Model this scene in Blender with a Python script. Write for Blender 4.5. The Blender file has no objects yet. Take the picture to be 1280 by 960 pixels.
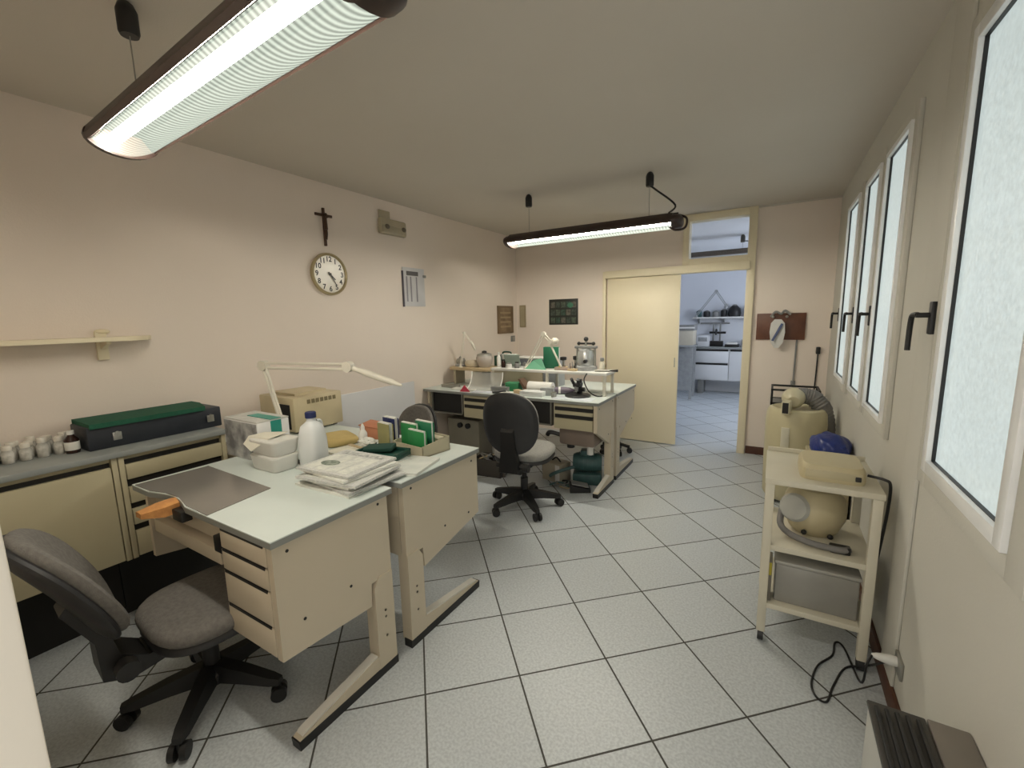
import bpy, bmesh, math, random
from mathutils import Vector, Matrix
random.seed(7)
SC = bpy.context.scene
COL = SC.collection
PI = math.pi

# ------------------------------------------------------------------ camera, world, exposure
yaw, pitch, roll = math.radians(30.993), math.radians(8.61), math.radians(-1.239)
fwd = Vector((-math.sin(yaw)*math.cos(pitch), math.cos(yaw)*math.cos(pitch), -math.sin(pitch)))
r0 = Vector((math.cos(yaw), math.sin(yaw), 0)); u0 = r0.cross(fwd)
rv = math.cos(roll)*r0 + math.sin(roll)*u0; uv = rv.cross(fwd)
cam = bpy.data.objects.new('camera', bpy.data.cameras.new('camera')); COL.objects.link(cam)
m = Matrix((rv, uv, -fwd)).transposed().to_4x4(); m.translation = Vector((0, 0, 1.53))
cam.matrix_world = m
cam.data.sensor_width = 36; cam.data.lens = 544.4/1280*36
cam.data.clip_start = 0.02
SC.camera = cam
w = bpy.data.worlds.new('world'); SC.world = w; w.use_nodes = True
w.node_tree.nodes['Background'].inputs[0].default_value = (0.95, 0.93, 0.88, 1)
w.node_tree.nodes['Background'].inputs[1].default_value = 0.55
SC.view_settings.view_transform = 'Standard'; SC.view_settings.look = 'None'
SC.view_settings.gamma = 1; SC.view_settings.use_curve_mapping = False
SC.view_settings.exposure = 1.62
TUBE = 50.0          # radiance of the fluorescent tubes
LENS = 0.40          # glow of the prismatic lens itself
PANE = 0.195          # daylight through the frosted panes
PANE_FAR = 2.2       # glow of the unseen window added to light the room beyond

# ------------------------------------------------------------------ materials
MATS = {}
def mat(name, col, rough=0.6, col2=None, scale=6.0, metal=0.0, bump=0.0, bscale=60.0, spec=0.5, trans=0.0, alpha=1.0, coat=0.0):
    if name in MATS: return MATS[name]
    mt = bpy.data.materials.new(name); mt.use_nodes = True; nt = mt.node_tree; b = nt.nodes['Principled BSDF']
    b.inputs['Roughness'].default_value = rough; b.inputs['Metallic'].default_value = metal
    b.inputs['Specular IOR Level'].default_value = spec
    b.inputs['Transmission Weight'].default_value = trans; b.inputs['Alpha'].default_value = alpha
    b.inputs['Coat Weight'].default_value = coat
    tc = nt.nodes.new('ShaderNodeTexCoord')
    if col2 is None: col2 = tuple(c*0.9 for c in col)
    n = nt.nodes.new('ShaderNodeTexNoise'); n.inputs['Scale'].default_value = scale; n.inputs['Detail'].default_value = 4
    nt.links.new(tc.outputs['Object'], n.inputs['Vector'])
    r = nt.nodes.new('ShaderNodeValToRGB'); r.color_ramp.elements[0].position = .35; r.color_ramp.elements[1].position = .65
    r.color_ramp.elements[0].color = (*col, 1); r.color_ramp.elements[1].color = (*col2, 1)
    nt.links.new(n.outputs['Fac'], r.inputs['Fac']); nt.links.new(r.outputs['Color'], b.inputs['Base Color'])
    if bump:
        n2 = nt.nodes.new('ShaderNodeTexNoise'); n2.inputs['Scale'].default_value = bscale
        nt.links.new(tc.outputs['Object'], n2.inputs['Vector'])
        bp = nt.nodes.new('ShaderNodeBump'); bp.inputs['Strength'].default_value = bump; bp.inputs['Distance'].default_value = 0.01
        nt.links.new(n2.outputs['Fac'], bp.inputs['Height']); nt.links.new(bp.outputs['Normal'], b.inputs['Normal'])
    MATS[name] = mt
    return mt

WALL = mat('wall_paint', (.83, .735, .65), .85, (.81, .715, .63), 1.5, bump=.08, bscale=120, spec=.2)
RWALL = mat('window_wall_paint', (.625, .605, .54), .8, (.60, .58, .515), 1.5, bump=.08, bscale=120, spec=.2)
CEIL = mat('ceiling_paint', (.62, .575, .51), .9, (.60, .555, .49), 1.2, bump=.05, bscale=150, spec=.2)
FARWALL = mat('far_wall_paint', (.72, .74, .78), .85, (.70, .72, .76), 1.5, spec=.2)
CREAM = mat('cream_lacquer', (.82, .73, .53), .45, (.80, .71, .51), 2)
JAMB = mat('jamb_lacquer', (.86, .80, .70), .5, (.84, .78, .68), 2)
BEIGE = mat('beige_laminate', (.60, .525, .40), .5, (.58, .505, .38), 3)
CAB = mat('cabinet_laminate', (.50, .45, .30), .5, (.48, .43, .285), 3)
FARCAB = mat('far_cabinet_laminate', (.70, .71, .72), .5, (.68, .69, .70), 3)
DESKTOP = mat('desk_top_laminate', (.66, .72, .69), .35, (.63, .69, .66), 5, bump=.02)
EDGE = mat('edge_band', (.27, .28, .26), .5)
COUNTER = mat('counter_laminate', (.30, .32, .31), .4, (.27, .29, .285), 8)
BLACK = mat('black_plastic', (.014, .013, .013), .45, (.010, .010, .010), 8)
SHELL = mat('charcoal_shell', (.028, .028, .030), .5, (.022, .022, .024), 8)
DARK = mat('dark_recess', (.012, .011, .010), .7)
FABRIC = mat('grey_fabric', (.20, .19, .175), .95, (.16, .15, .14), 70, bump=.3, bscale=350, spec=.1)
FABRIC2 = mat('light_grey_fabric', (.40, .39, .36), .95, (.34, .33, .31), 70, bump=.3, bscale=350, spec=.1)
BEAD = mat('white_upvc', (.94, .94, .93), .3)
WHITE = mat('white_plastic', (.78, .77, .73), .4)
OFFW = mat('off_white_enamel', (.72, .68, .58), .4)
PAPER = mat('paper', (.76, .76, .70), .8, (.70, .70, .65), 30)
NEWS = mat('newsprint', (.70, .70, .63), .85, (.54, .55, .51), 45)
GREEN = mat('green_card', (.02, .22, .06), .5, (.018, .19, .05), 10)
DGREEN = mat('dark_green_plastic', (.012, .075, .055), .5, (.010, .06, .045), 10)
OLIVE = mat('olive_card', (.30, .28, .12), .6)
TAN = mat('tan_card', (.56, .44, .27), .7, (.52, .40, .24), 8)
ORANGE = mat('terracotta_card', (.56, .24, .13), .7)
WOOD = mat('bench_pin_wood', (.68, .33, .11), .6, (.50, .22, .07), 25)
DWOOD = mat('dark_wood', (.10, .045, .022), .55, (.06, .025, .014), 18)
BROWN = mat('brown_lamp_body', (.045, .026, .020), .4, (.04, .022, .017), 6)
ALU = mat('brushed_plate', (.72, .69, .62), .4)
STEEL = mat('steel', (.55, .55, .53), .3, metal=1.0)
DULL = mat('dull_metal', (.38, .37, .33), .45, metal=.6)
GREYP = mat('grey_plastic', (.24, .24, .23), .5)
GREYM = mat('mid_grey_machine', (.36, .37, .37), .5, (.30, .31, .31), 20)
TEAL = mat('teal_machine_paint', (.05, .12, .12), .45, (.04, .09, .09), 20)
NAVY = mat('navy_blue_plastic', (.01, .016, .075), .5, (.012, .02, .10), 12)
BLUEBAG = mat('blue_bag_plastic', (.01, .025, .16), .35, (.02, .04, .22), 10, bump=.4, bscale=25)
SLATE = mat('dark_slate_case', (.018, .022, .032), .5, (.014, .018, .026), 10)
FILM = mat('grey_bench_mat', (.22, .20, .18), .16, (.19, .175, .155), 3, spec=.6)
PANEL = mat('pale_grey_wall_panel', (.72, .72, .735), .5, (.70, .70, .715), 3)
RED = mat('red_plastic', (.42, .03, .06), .5)
BROWNB = mat('brown_baseboard', (.11, .045, .022), .55, (.08, .03, .016), 12)
GLASSY = mat('cloudy_plastic', (.60, .60, .56), .25, alpha=.55)
JUG = mat('jug_plastic', (.74, .76, .76), .35, (.70, .72, .72), 4, alpha=.93)
JAR = mat('jar_glass', (.86, .84, .78), .15, (.50, .48, .43), 40, alpha=.75)
JARFILL = mat('jar_powder', (.74, .70, .62), .8, (.62, .57, .48), 40)
YELLOW = mat('yellow_card', (.55, .46, .05), .6)
MACH = mat('beige_machine_paint', (.56, .49, .31), .45, (.53, .46, .285), 6)
TROLLEY = mat('trolley_enamel', (.64, .60, .48), .5, (.61, .57, .455), 6)
HOSE = mat('grey_hose', (.20, .19, .18), .6, bump=.2)

def floor_mat(name, s, ox, oy, ang):
    mt = bpy.data.materials.new(name); mt.use_nodes = True; nt = mt.node_tree; b = nt.nodes['Principled BSDF']
    N, L = nt.nodes.new, nt.links.new
    tc = N('ShaderNodeTexCoord')
    mp = N('ShaderNodeMapping'); mp.vector_type = 'TEXTURE'
    mp.inputs['Location'].default_value = (ox, oy, 0); mp.inputs['Rotation'].default_value = (0, 0, ang); mp.inputs['Scale'].default_value = (s, s, 1)
    L(tc.outputs['Object'], mp.inputs['Vector'])
    sp = N('ShaderNodeSeparateXYZ'); L(mp.outputs['Vector'], sp.inputs[0])
    def M(op, a, bb=None):
        n = N('ShaderNodeMath'); n.operation = op
        for i, v in enumerate((a, bb)):
            if v is None: continue
            if isinstance(v, (int, float)): n.inputs[i].default_value = v
            else: L(v, n.inputs[i])
        return n.outputs[0]
    ds = []
    for k in ('X', 'Y'):
        f = M('FRACT', sp.outputs[k]); ds.append(M('MINIMUM', f, M('SUBTRACT', 1.0, f)))
    d = M('MINIMUM', ds[0], ds[1])
    g = M('LESS_THAN', d, 0.0095)
    # per tile value
    fl = N('ShaderNodeVectorMath'); fl.operation = 'FLOOR'; L(mp.outputs['Vector'], fl.inputs[0])
    wn = N('ShaderNodeTexWhiteNoise'); L(fl.outputs[0], wn.inputs['Vector'])
    n1 = N('ShaderNodeTexNoise'); n1.inputs['Scale'].default_value = 95; n1.inputs['Detail'].default_value = 3; L(tc.outputs['Object'], n1.inputs['Vector'])
    r = N('ShaderNodeValToRGB'); r.color_ramp.elements[0].position = .36; r.color_ramp.elements[1].position = .62
    r.color_ramp.elements[0].color = (.48, .51, .53, 1); r.color_ramp.elements[1].color = (.60, .635, .65, 1)
    L(n1.outputs['Fac'], r.inputs['Fac'])
    hs = N('ShaderNodeHueSaturation'); L(r.outputs['Color'], hs.inputs['Color'])
    L(M('ADD', 0.96, M('MULTIPLY', wn.outputs['Value'], 0.08)), hs.inputs['Value'])
    mx = N('ShaderNodeMix'); mx.data_type = 'RGBA'; L(g, mx.inputs['Factor']); L(hs.outputs['Color'], mx.inputs['A']); mx.inputs['B'].default_value = (.07, .068, .06, 1)
    L(mx.outputs['Result'], b.inputs['Base Color'])
    rr = N('ShaderNodeMix'); rr.data_type = 'FLOAT'; L(g, rr.inputs['Factor']); rr.inputs['A'].default_value = .38; rr.inputs['B'].default_value = .9
    L(rr.outputs['Result'], b.inputs['Roughness'])
    bp = N('ShaderNodeBump'); bp.inputs['Strength'].default_value = .25; bp.inputs['Distance'].default_value = .004; bp.invert = True
    L(g, bp.inputs['Height']); L(bp.outputs['Normal'], b.inputs['Normal'])
    return mt
FLOOR = floor_mat('floor_tiles', .4001, -.583, 1.147, math.radians(43.386))

def emit_mat(name, col, strength, noise=0.0, scale=140.0):
    mt = bpy.data.materials.new(name); mt.use_nodes = True; nt = mt.node_tree
    b = nt.nodes['Principled BSDF']; b.inputs['Base Color'].default_value = (.3, .32, .32, 1); b.inputs['Roughness'].default_value = .3
    b.inputs['Emission Color'].default_value = (*col, 1); b.inputs['Emission Strength'].default_value = strength
    if noise:
        tc = nt.nodes.new('ShaderNodeTexCoord'); n = nt.nodes.new('ShaderNodeTexNoise'); n.inputs['Scale'].default_value = scale; n.inputs['Detail'].default_value = 3
        nt.links.new(tc.outputs['Object'], n.inputs['Vector'])
        mr = nt.nodes.new('ShaderNodeMapRange'); mr.inputs['From Min'].default_value = .3; mr.inputs['From Max'].default_value = .7
        mr.inputs['To Min'].default_value = strength*(1-noise); mr.inputs['To Max'].default_value = strength*(1+noise)
        nt.links.new(n.outputs['Fac'], mr.inputs['Value']); nt.links.new(mr.outputs['Result'], b.inputs['Emission Strength'])
    return mt
PANEM = emit_mat('frosted_glass', (.74, .86, .85), PANE, .15, 75)
PANEFAR = emit_mat('far_fill_pane', (.78, .86, 1.0), PANE_FAR)
TUBEM = emit_mat('fluorescent_tube', (1.0, .94, .80), TUBE)
TUBEM2 = emit_mat('fluorescent_tube_bright', (1.0, .94, .80), TUBE*1.6)
def lens_mat():
    mt = bpy.data.materials.new('prismatic_lens'); mt.use_nodes = True; nt = mt.node_tree; N, L = nt.nodes.new, nt.links.new
    nt.nodes.remove(nt.nodes['Principled BSDF']); out = nt.nodes['Material Output']
    tc = N('ShaderNodeTexCoord'); wv = N('ShaderNodeTexWave'); wv.bands_direction = 'X'; wv.inputs['Scale'].default_value = 14; wv.inputs['Distortion'].default_value = .6
    L(tc.outputs['Object'], wv.inputs['Vector'])
    mr = N('ShaderNodeMapRange'); mr.inputs['To Min'].default_value = LENS*.55; mr.inputs['To Max'].default_value = LENS*1.35; L(wv.outputs['Fac'], mr.inputs['Value'])
    em = N('ShaderNodeEmission'); em.inputs['Color'].default_value = (.90, 1.0, .84, 1); L(mr.outputs['Result'], em.inputs['Strength'])
    tr = N('ShaderNodeBsdfTransparent'); mx = N('ShaderNodeMixShader'); mx.inputs[0].default_value = .5
    gl = N('ShaderNodeBsdfGlossy'); gl.inputs['Roughness'].default_value = .2; gl.inputs['Color'].default_value = (.08, .08, .08, 1)
    ad = N('ShaderNodeAddShader'); L(em.outputs[0], ad.inputs[0]); L(gl.outputs[0], ad.inputs[1])
    L(tr.outputs[0], mx.inputs[1]); L(ad.outputs[0], mx.inputs[2]); L(mx.outputs[0], out.inputs['Surface'])
    return mt
LENSM = lens_mat()

# ------------------------------------------------------------------ mesh helpers
class MB:
    def __init__(s): s.bm = bmesh.new()
    def _xf(s, vs, mtx):
        if mtx is not None:
            for v in vs: v.co = mtx @ v.co
    def box(s, x0, x1, y0, y1, z0, z1, bev=0.0, mtx=None, seg=2):
        x0, x1 = sorted((x0, x1)); y0, y1 = sorted((y0, y1)); z0, z1 = sorted((z0, z1))
        g = bmesh.ops.create_cube(s.bm, size=1.0); vs = g['verts']
        for v in vs: v.co = Vector(((x0+x1)/2+v.co.x*(x1-x0), (y0+y1)/2+v.co.y*(y1-y0), (z0+z1)/2+v.co.z*(z1-z0)))
        if bev:
            es = list({e for v in vs for e in v.link_edges})
            r = bmesh.ops.bevel(s.bm, geom=es, offset=min(bev, .49*min(x1-x0, y1-y0, z1-z0)), segments=seg, profile=.5, affect='EDGES')
            vs = list({v for f in r['faces'] for v in f.verts} | {v for v in vs if v.is_valid})
        s._xf(vs, mtx); return s
    def obox(s, c, size, rot=(0, 0, 0), bev=0.0):
        from mathutils import Euler
        M4 = Matrix.Translation(Vector(c)) @ Euler(rot).to_matrix().to_4x4()
        a, b, d = size; return s.box(-a/2, a/2, -b/2, b/2, -d/2, d/2, bev, M4)
    def rings(s, rings, cap=True, closed=True):
        prev = None; first = None
        for ring in rings:
            vs = [s.bm.verts.new(p) for p in ring]
            if prev:
                n = len(vs)
                for i in range(n if closed else n-1):
                    s.bm.faces.new((prev[i], prev[(i+1) % n], vs[(i+1) % n], vs[i]))
            else: first = vs
            prev = vs
        if cap and closed:
            s.bm.faces.new(list(reversed(first))); s.bm.faces.new(prev)
        return s
    def cyl(s, p0, p1, ra, rb=None, n=16):
        return s.tube_raw([Vector(p0), Vector(p1)], [ra, ra if rb is None else rb], n)
    def tube_raw(s, pts, rs, n):
        rings = []; up = None
        for i, p in enumerate(pts):
            t = (pts[min(i+1, len(pts)-1)] - pts[max(i-1, 0)]).normalized()
            if up is None: up = Vector((0, 0, 1)) if abs(t.z) < .9 else Vector((1, 0, 0))
            a = t.cross(up).normalized(); b = a.cross(t).normalized(); up = b
            rings.append([p + rs[i]*(math.cos(2*PI*k/n)*a + math.sin(2*PI*k/n)*b) for k in range(n)])
        return s.rings(rings)
    def tube(s, pts, r, n=8, sub=6):
        P = [Vector(p) for p in pts]; out = []
        for i in range(len(P)-1):
            a, b, c, d = P[max(i-1, 0)], P[i], P[i+1], P[min(i+2, len(P)-1)]
            for k in range(sub):
                t = k/sub
                out.append(.5*((2*b)+(c-a)*t+(2*a-5*b+4*c-d)*t*t+(3*b-a-3*c+d)*t**3))
        out.append(P[-1]); return s.tube_raw(out, [r]*len(out), n)
    def lathe(s, prof, c=(0, 0, 0), n=24, mtx=None):
        M4 = Matrix.Translation(Vector(c)) @ (mtx or Matrix.Identity(4))
        return s.rings([[M4 @ Vector((max(r, 1e-4)*math.cos(2*PI*k/n), max(r, 1e-4)*math.sin(2*PI*k/n), z)) for k in range(n)] for r, z in prof])
    def prism(s, poly, vec):
        v = Vector(vec); a = [Vector(p) for p in poly]; return s.rings([a, [p+v for p in a]])
    def pad(s, w, h, t, dome=0.0, n=2.6, curve=0.0, mtx=None, k=36, back=1.0):
        lay = [(.02, -t/2), (.80*back, -t/2), (.93*back, -t*.42), (.985, -t*.2), (1, 0), (.985, t*.25), (.93, t*.45), (.82, t*.5+dome*.25), (.55, t*.5+dome*.75), (.02, t*.5+dome)]
        R = []
        for sc_, z in lay:
            ring = []
            for i in range(k):
                a = 2*PI*i/k; c, d = math.cos(a), math.sin(a)
                x = math.copysign(abs(c)**(2/n), c)*w/2*sc_; y = math.copysign(abs(d)**(2/n), d)*h/2*sc_
                p = Vector((x, y, z+curve*(2*x/w)**2)); ring.append(mtx @ p if mtx else p)
            R.append(ring)
        return s.rings(R)
    def ball(s, c, r, sc=(1, 1, 1), n=16):
        g = bmesh.ops.create_uvsphere(s.bm, u_segments=n, v_segments=max(8, n//2), radius=r)
        for v in g['verts']: v.co = Vector((c[0]+v.co.x*sc[0], c[1]+v.co.y*sc[1], c[2]+v.co.z*sc[2]))
        return s
    def build(s, name, mt, parent=None, smooth=True):
        bm = s.bm; bmesh.ops.recalc_face_normals(bm, faces=bm.faces)
        if smooth:
            for f in bm.faces: f.smooth = True
            for e in bm.edges:
                if len(e.link_faces) == 2 and e.calc_face_angle(0) > math.radians(38): e.smooth = False
        me = bpy.data.meshes.new(name); bm.to_mesh(me); bm.free()
        o = bpy.data.objects.new(name, me); COL.objects.link(o)
        if mt: me.materials.append(mt)
        if parent: o.parent = parent
        return o

def tag(o, label=None, cat=None, group=None, kind=None):
    for k, v in (('label', label), ('category', cat), ('group', group), ('kind', kind)):
        if v: o[k] = v
    return o
def thing(name, label, cat, loc=(0, 0, 0), rz=0, group=None, kind=None):
    o = bpy.data.objects.new(name, None); o.empty_display_size = .1; COL.objects.link(o)
    o.location = loc; o.rotation_euler = (0, 0, rz)
    return tag(o, label, cat, group, kind)
def struct(name, mb, mt, parent=None):
    o = mb.build(name, mt, parent)
    if parent is None: o['kind'] = 'structure'
    return o
def dup(src, loc=None, rz=None, label=None, group=None):
    r = src.copy(); COL.objects.link(r)
    if loc is not None: r.location = loc
    if rz is not None: r.rotation_euler = (0, 0, rz)
    if label: r['label'] = label
    if group: r['group'] = group
    for ch in list(src.children):
        c = ch.copy(); COL.objects.link(c); c.parent = r
        for g in list(ch.children):
            d = g.copy(); COL.objects.link(d); d.parent = c
    return r
def text_part(name, body, size, loc, rot, mt, parent, align='CENTER'):
    cu = bpy.data.curves.new(name, 'FONT'); cu.body = body; cu.size = size; cu.align_x = align; cu.align_y = 'CENTER'; cu.extrude = .0006; cu.offset = .0012
    t = bpy.data.objects.new('tmp', cu); COL.objects.link(t)
    bpy.context.view_layer.update()
    me = bpy.data.meshes.new_from_object(t.evaluated_get(bpy.context.evaluated_depsgraph_get()))
    bpy.data.objects.remove(t)
    o = bpy.data.objects.new(name, me); COL.objects.link(o); me.materials.clear(); me.materials.append(mt)
    o.location = loc; o.rotation_euler = rot; o.parent = parent
    return o

# ------------------------------------------------------------------ room shell
XL, XR, YB, YF, ZC = -3.08, .48, 5.30, .074, 2.60
FX0, FX1, FY1 = -2.4, .9, 9.45           # the room beyond
struct('floor', MB().box(XL-.2, FX1+.2, -1.6, FY1+.2, -.1, 0), FLOOR)
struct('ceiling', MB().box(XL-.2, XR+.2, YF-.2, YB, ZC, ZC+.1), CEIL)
struct('wall_left', MB().box(XL-.15, XL, YF-.2, YB, 0, ZC), WALL)
mb = MB()
YW = [(1.300, 1.905), (2.60, 3.085), (3.225, 3.70), (3.93, 4.49)]; ZW0, ZW1 = 1.00, 2.33
mb.box(XR, XR+.2, YF-.2, YB, 0, ZW0); mb.box(XR, XR+.2, YF-.2, YB, ZW1, ZC)
ys = [YF-.2] + [v for p in YW for v in p] + [YB]
for i in range(0, len(ys), 2): mb.box(XR, XR+.2, ys[i], ys[i+1], ZW0, ZW1)
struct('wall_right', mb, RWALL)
DX0, DX1, DZ, TX0, TZ0, TZ1 = -1.02, -.28, 2.0, -.86, 2.13, 2.54
mb = MB()
mb.box(XL-.15, DX0, YB, YB+.12, 0, ZC+.1); mb.box(DX1, XR+.2, YB, YB+.12, 0, ZC+.1)
mb.box(DX0, TX0, YB, YB+.12, DZ, ZC+.1); mb.box(TX0, DX1, YB, YB+.12, DZ, TZ0); mb.box(TX0, DX1, YB, YB+.12, TZ1, ZC+.1)
struct('wall_back', mb, WALL)
mb = MB()
mb.box(XL-.15, -.59, YF-.2, YF, 0, ZC); mb.box(.40, XR, YF-.2, YF, 0, ZC); mb.box(-.59, .40, YF-.2, YF, 2.15, ZC)
struct('wall_front', mb, WALL)
# door jamb beside the camera, with its latch plate
t = thing('door_2', None, None, (-.55, .074, 0), kind='structure')
MB().box(-.04, 0, -.23, 0, 0, 2.15, .003).build('jamb', JAMB, t)
MB().box(0, .004, -.030, -.012, .98, 1.06, .001).build('strike_plate', STEEL, t)
# the room beyond
struct('wall_far_left', MB().box(FX0-.1, FX0, YB+.12, FY1, 0, ZC), FARWALL)
struct('wall_far_back', MB().box(FX0-.1, FX1+.1, FY1, FY1+.1, 0, ZC), FARWALL)
mb = MB(); mb.box(FX1, FX1+.1, YB+.12, FY1, 0, .95); mb.box(FX1, FX1+.1, YB+.12, FY1, 2.2, ZC); mb.box(FX1, FX1+.1, YB+.12, 6.3, .95, 2.2); mb.box(FX1, FX1+.1, 8.3, FY1, .95, 2.2)
struct('wall_far_right', mb, FARWALL)
struct('ceiling_far', MB().box(FX0-.1, FX1+.1, YB+.12, FY1+.1, ZC, ZC+.1), FARWALL)
t = thing('window_5', None, None, (FX1, 7.3, 1.58), kind='structure')  # unseen window, added because the far room needs light
MB().box(.03, .05, -1, 1, -.63, .62).build('pane', PANEFAR, t)
mb = MB(); mb.box(-.01, .03, -1, 1, -.63, -.57); mb.box(-.01, .03, -1, 1, .56, .62); mb.box(-.01, .03, -1, -.94, -.57, .56); mb.box(-.01, .03, .94, 1, -.57, .56)
mb.box(-.01, .03, -.03, .03, -.57, .56); mb.build('window_frame', WHITE, t)

# baseboards
struct('baseboard_right', MB().box(XR-.014, XR, YF, YB, 0, .085, .003), BROWNB)
struct('baseboard_back', MB().box(-.195, XR-.015, YB-.014, YB, 0, .085, .003), BROWNB)
struct('trim_1', MB().box(-.30, XR, YB-.02, YB, ZC-.015, ZC), CEIL)

# windows of the right wall: frosted sash with painted casing, white bead, dark handle
for i, (y0, y1) in enumerate(YW):
    t = thing('window_%d' % (i+1), None, None, (XR, y0, ZW0), kind='structure')
    W, H = y1-y0, ZW1-ZW0
    MB().box(-.006, .004, .0, W, 0, H).build('pane', PANEM, t)
    mb = MB(); b = .026 if i else .040; d0 = -.030      # white glazing bead, standing proud of the casing
    for a in ((d0, .0, 0, b, 0, H), (d0, .0, W-b, W, 0, H), (d0, .0, b, W-b, 0, b), (d0, .0, b, W-b, H-b, H)): mb.box(*a, bev=.002)
    mb.build('glazing_bead', BEAD, t)
    mb = MB(); e = b+.0025
    for a in ((-.016, -.0055, b, e, b, H-b), (-.016, -.0055, W-e, W-b, b, H-b), (-.016, -.0055, e, W-e, b, e), (-.016, -.0055, e, W-e, H-e, H-b)): mb.box(*a)
    mb.build('rubber_seal', BLACK, t)
    mb = MB(); c = .085 if i == 0 else .055
    l = c; r = c
    if i == 1: r, l = .06, .065
    for a in ((-.018, 0, -r, 0, -.06, H+.06), (-.018, 0, W, W+l, -.06, H+.06), (-.018, 0, 0, W, -.06, 0), (-.018, 0, 0, W, H, H+.06)): mb.box(*a, bev=.003)
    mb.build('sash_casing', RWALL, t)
    hy, hz = W+(.105 if i == 0 else .055), .50
    mb = MB(); mb.box(-.030, -.012, hy-.016, hy+.016, hz-.055, hz+.055, .004)
    mb.cyl((-.03, hy, hz+.01), (-.065, hy, hz+.01), .009, n=10)
    mb.tube([(-.06, hy-.002, hz+.012), (-.064, hy+.02, hz+.012), (-.064, hy+.05, hz+.006), (-.064, hy+.062, hz-.03), (-.064, hy+.066, hz-.115)], .0085, 8)
    mb.build('handle', BLACK, t)
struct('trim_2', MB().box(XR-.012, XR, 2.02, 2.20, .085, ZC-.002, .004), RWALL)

# sliding door, its rail box, jamb posts and the glazed transom above
t = thing('door_1', None, None, (-.6, YB, 0), kind='structure')
X = lambda x: x+.6
mb = MB(); mb.box(X(-1.79), X(-.25), -.10, 0, 1.975, 2.06, .004); mb.build('rail_box', CREAM, t)
lf = MB().box(X(-1.76), X(-.925), -.065, -.03, .012, 1.97, .003).build('door_leaf', CREAM, t)
MB().box(X(-.965), X(-.955), -.070, -.064, .93, 1.04, .002).build('pull', DULL, lf)
mb = MB(); mb.box(X(-.28), X(-.205), -.045, .12, 0, ZC, .003); mb.box(X(-1.03), X(-1.01), .0, .12, 0, 1.98)
mb.box(X(-1.83), X(-1.79), -.05, 0, 0, 2.06, .003); mb.build('door_frame', CREAM, t)
mb = MB(); mb.box(X(-.92), X(-.855), -.035, .12, 2.06, ZC, .003); mb.box(X(-.855), X(-.28), -.035, .12, 2.06, 2.13, .003); mb.box(X(-.855), X(-.28), -.035, .12, 2.53, ZC, .003)
mb.build('transom_frame', CREAM, t)
MB().box(X(-.855), X(-.28), .05, .056, 2.13, 2.53).build('transom_pane', mat('clear_pane', (.8, .85, .85), .05, alpha=.08), t)

# ------------------------------------------------------------------ pendant fluorescent lamps
REFL = mat('light_stop_black', (.006, .006, .006), .9, spec=0.0)  # near-black liner, added so the lamp inside does not glow behind the lens
def lamp(name, label, x0, x1, yc, z, caps, cord_end, tube_m=None, rz=0, lens_m=None):
    tube_m = tube_m or TUBEM
    L = x1-x0; t = thing(name, label, 'lamp', ((x0+x1)/2, yc, z), rz, group='pendant fluorescent lamps')
    h = L/2; HW = .098
    # brown body: shallow channel closed above, lens below
    mb = MB()
    prof = [(-HW, .0), (-HW-.012, .012), (-HW, .045), (-.06, .075), (.06, .075), (HW, .045), (HW+.012, .012), (HW, .0), (HW-.006, .004), (HW-.012, .03), (.05, .06), (-.05, .06), (-HW+.012, .03), (-HW+.006, .004)]
    mb.rings([[(-h+.05, a, b) for a, b in prof], [(h-.05, a, b) for a, b in prof]])
    mb.build('housing', BROWN, t)
    for s in (-1, 1):
        mb = MB(); R = []
        for dx, sc in ((0, 1), (.03, .97), (.05, .85), (.062, .6)):
            R.append([(s*(h-.052+dx), (HW+.012)*sc*math.cos(2*PI*k/24), .022+ (.052 if math.sin(2*PI*k/24) > 0 else .058)*sc*math.sin(2*PI*k/24)) for k in range(24)])
        mb.rings(R); mb.build('end_cap', BROWN, t)
    mb = MB(); n = 14
    R = []
    for x in [(-h+.05)+(2*h-.1)*i/40 for i in range(41)]:
        R.append([(x, -HW+.008+(2*HW-.016)*k/n, -.034*math.sin(PI*k/n)+.004) for k in range(n+1)])
    mb.rings(R, closed=False); mb.build('lens', lens_m or LENSM, t)
    MB().cyl((-h+.07, -.028, .016), (h-.07, -.028, .016), .019, n=14).build('tube', tube_m, t)
    MB().rings([[(x, -HW+.015, .004), (x, -.055, .045), (x, .055, .045), (x, HW-.015, .004)] for x in (-h+.055, h-.055)], closed=False).build('inner_light_stop', REFL, t)
    for i, cx in enumerate(caps):
        lx = cx-(x0+x1)/2; top = ZC-z
        k = MB().lathe([(.026, 0), (.030, .01), (.030, .075), (.022, .095), (.010, .105)], (lx, 0, top-.105), 16).build('ceiling_cap', BLACK, t)
        MB().cyl((lx, 0, .072), (lx, 0, top-.10), .0022, n=6).build('suspension_wire', DULL, k)
    lx = caps[1]-(x0+x1)/2; e = cord_end
    MB().tube([(lx+.004, 0, ZC-z-.10), (lx+.05*e, 0, (ZC-z)*.66), (lx+.19*e, 0, .14), (h*e-.09*e, 0, .085), (h*e-.02*e, 0, .078)], .007, 8).build('power_cord', BLACK, t)
    MB().tube([(h-.02, .05, .075), (h+.035, .03, .04), (h+.03, .0, -.03), (h-.03, -.03, -.045), (h-.07, -.04, -.02)], .008, 8).build('pull_loop', BROWN, t)
    return t
lamp('pendant_lamp', 'brown pendant fluorescent lamp with ribbed lens nearest the camera, over the desk', -2.17, -.70, .722, 2.19, (-1.92, -.89), 1, rz=math.radians(-2.9))
lamp('pendant_lamp', 'brown pendant fluorescent lamp hanging further back above the long workbench', -2.14, -.64, 3.55, 2.195, (-1.92, -.874), 1, TUBEM2)

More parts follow.
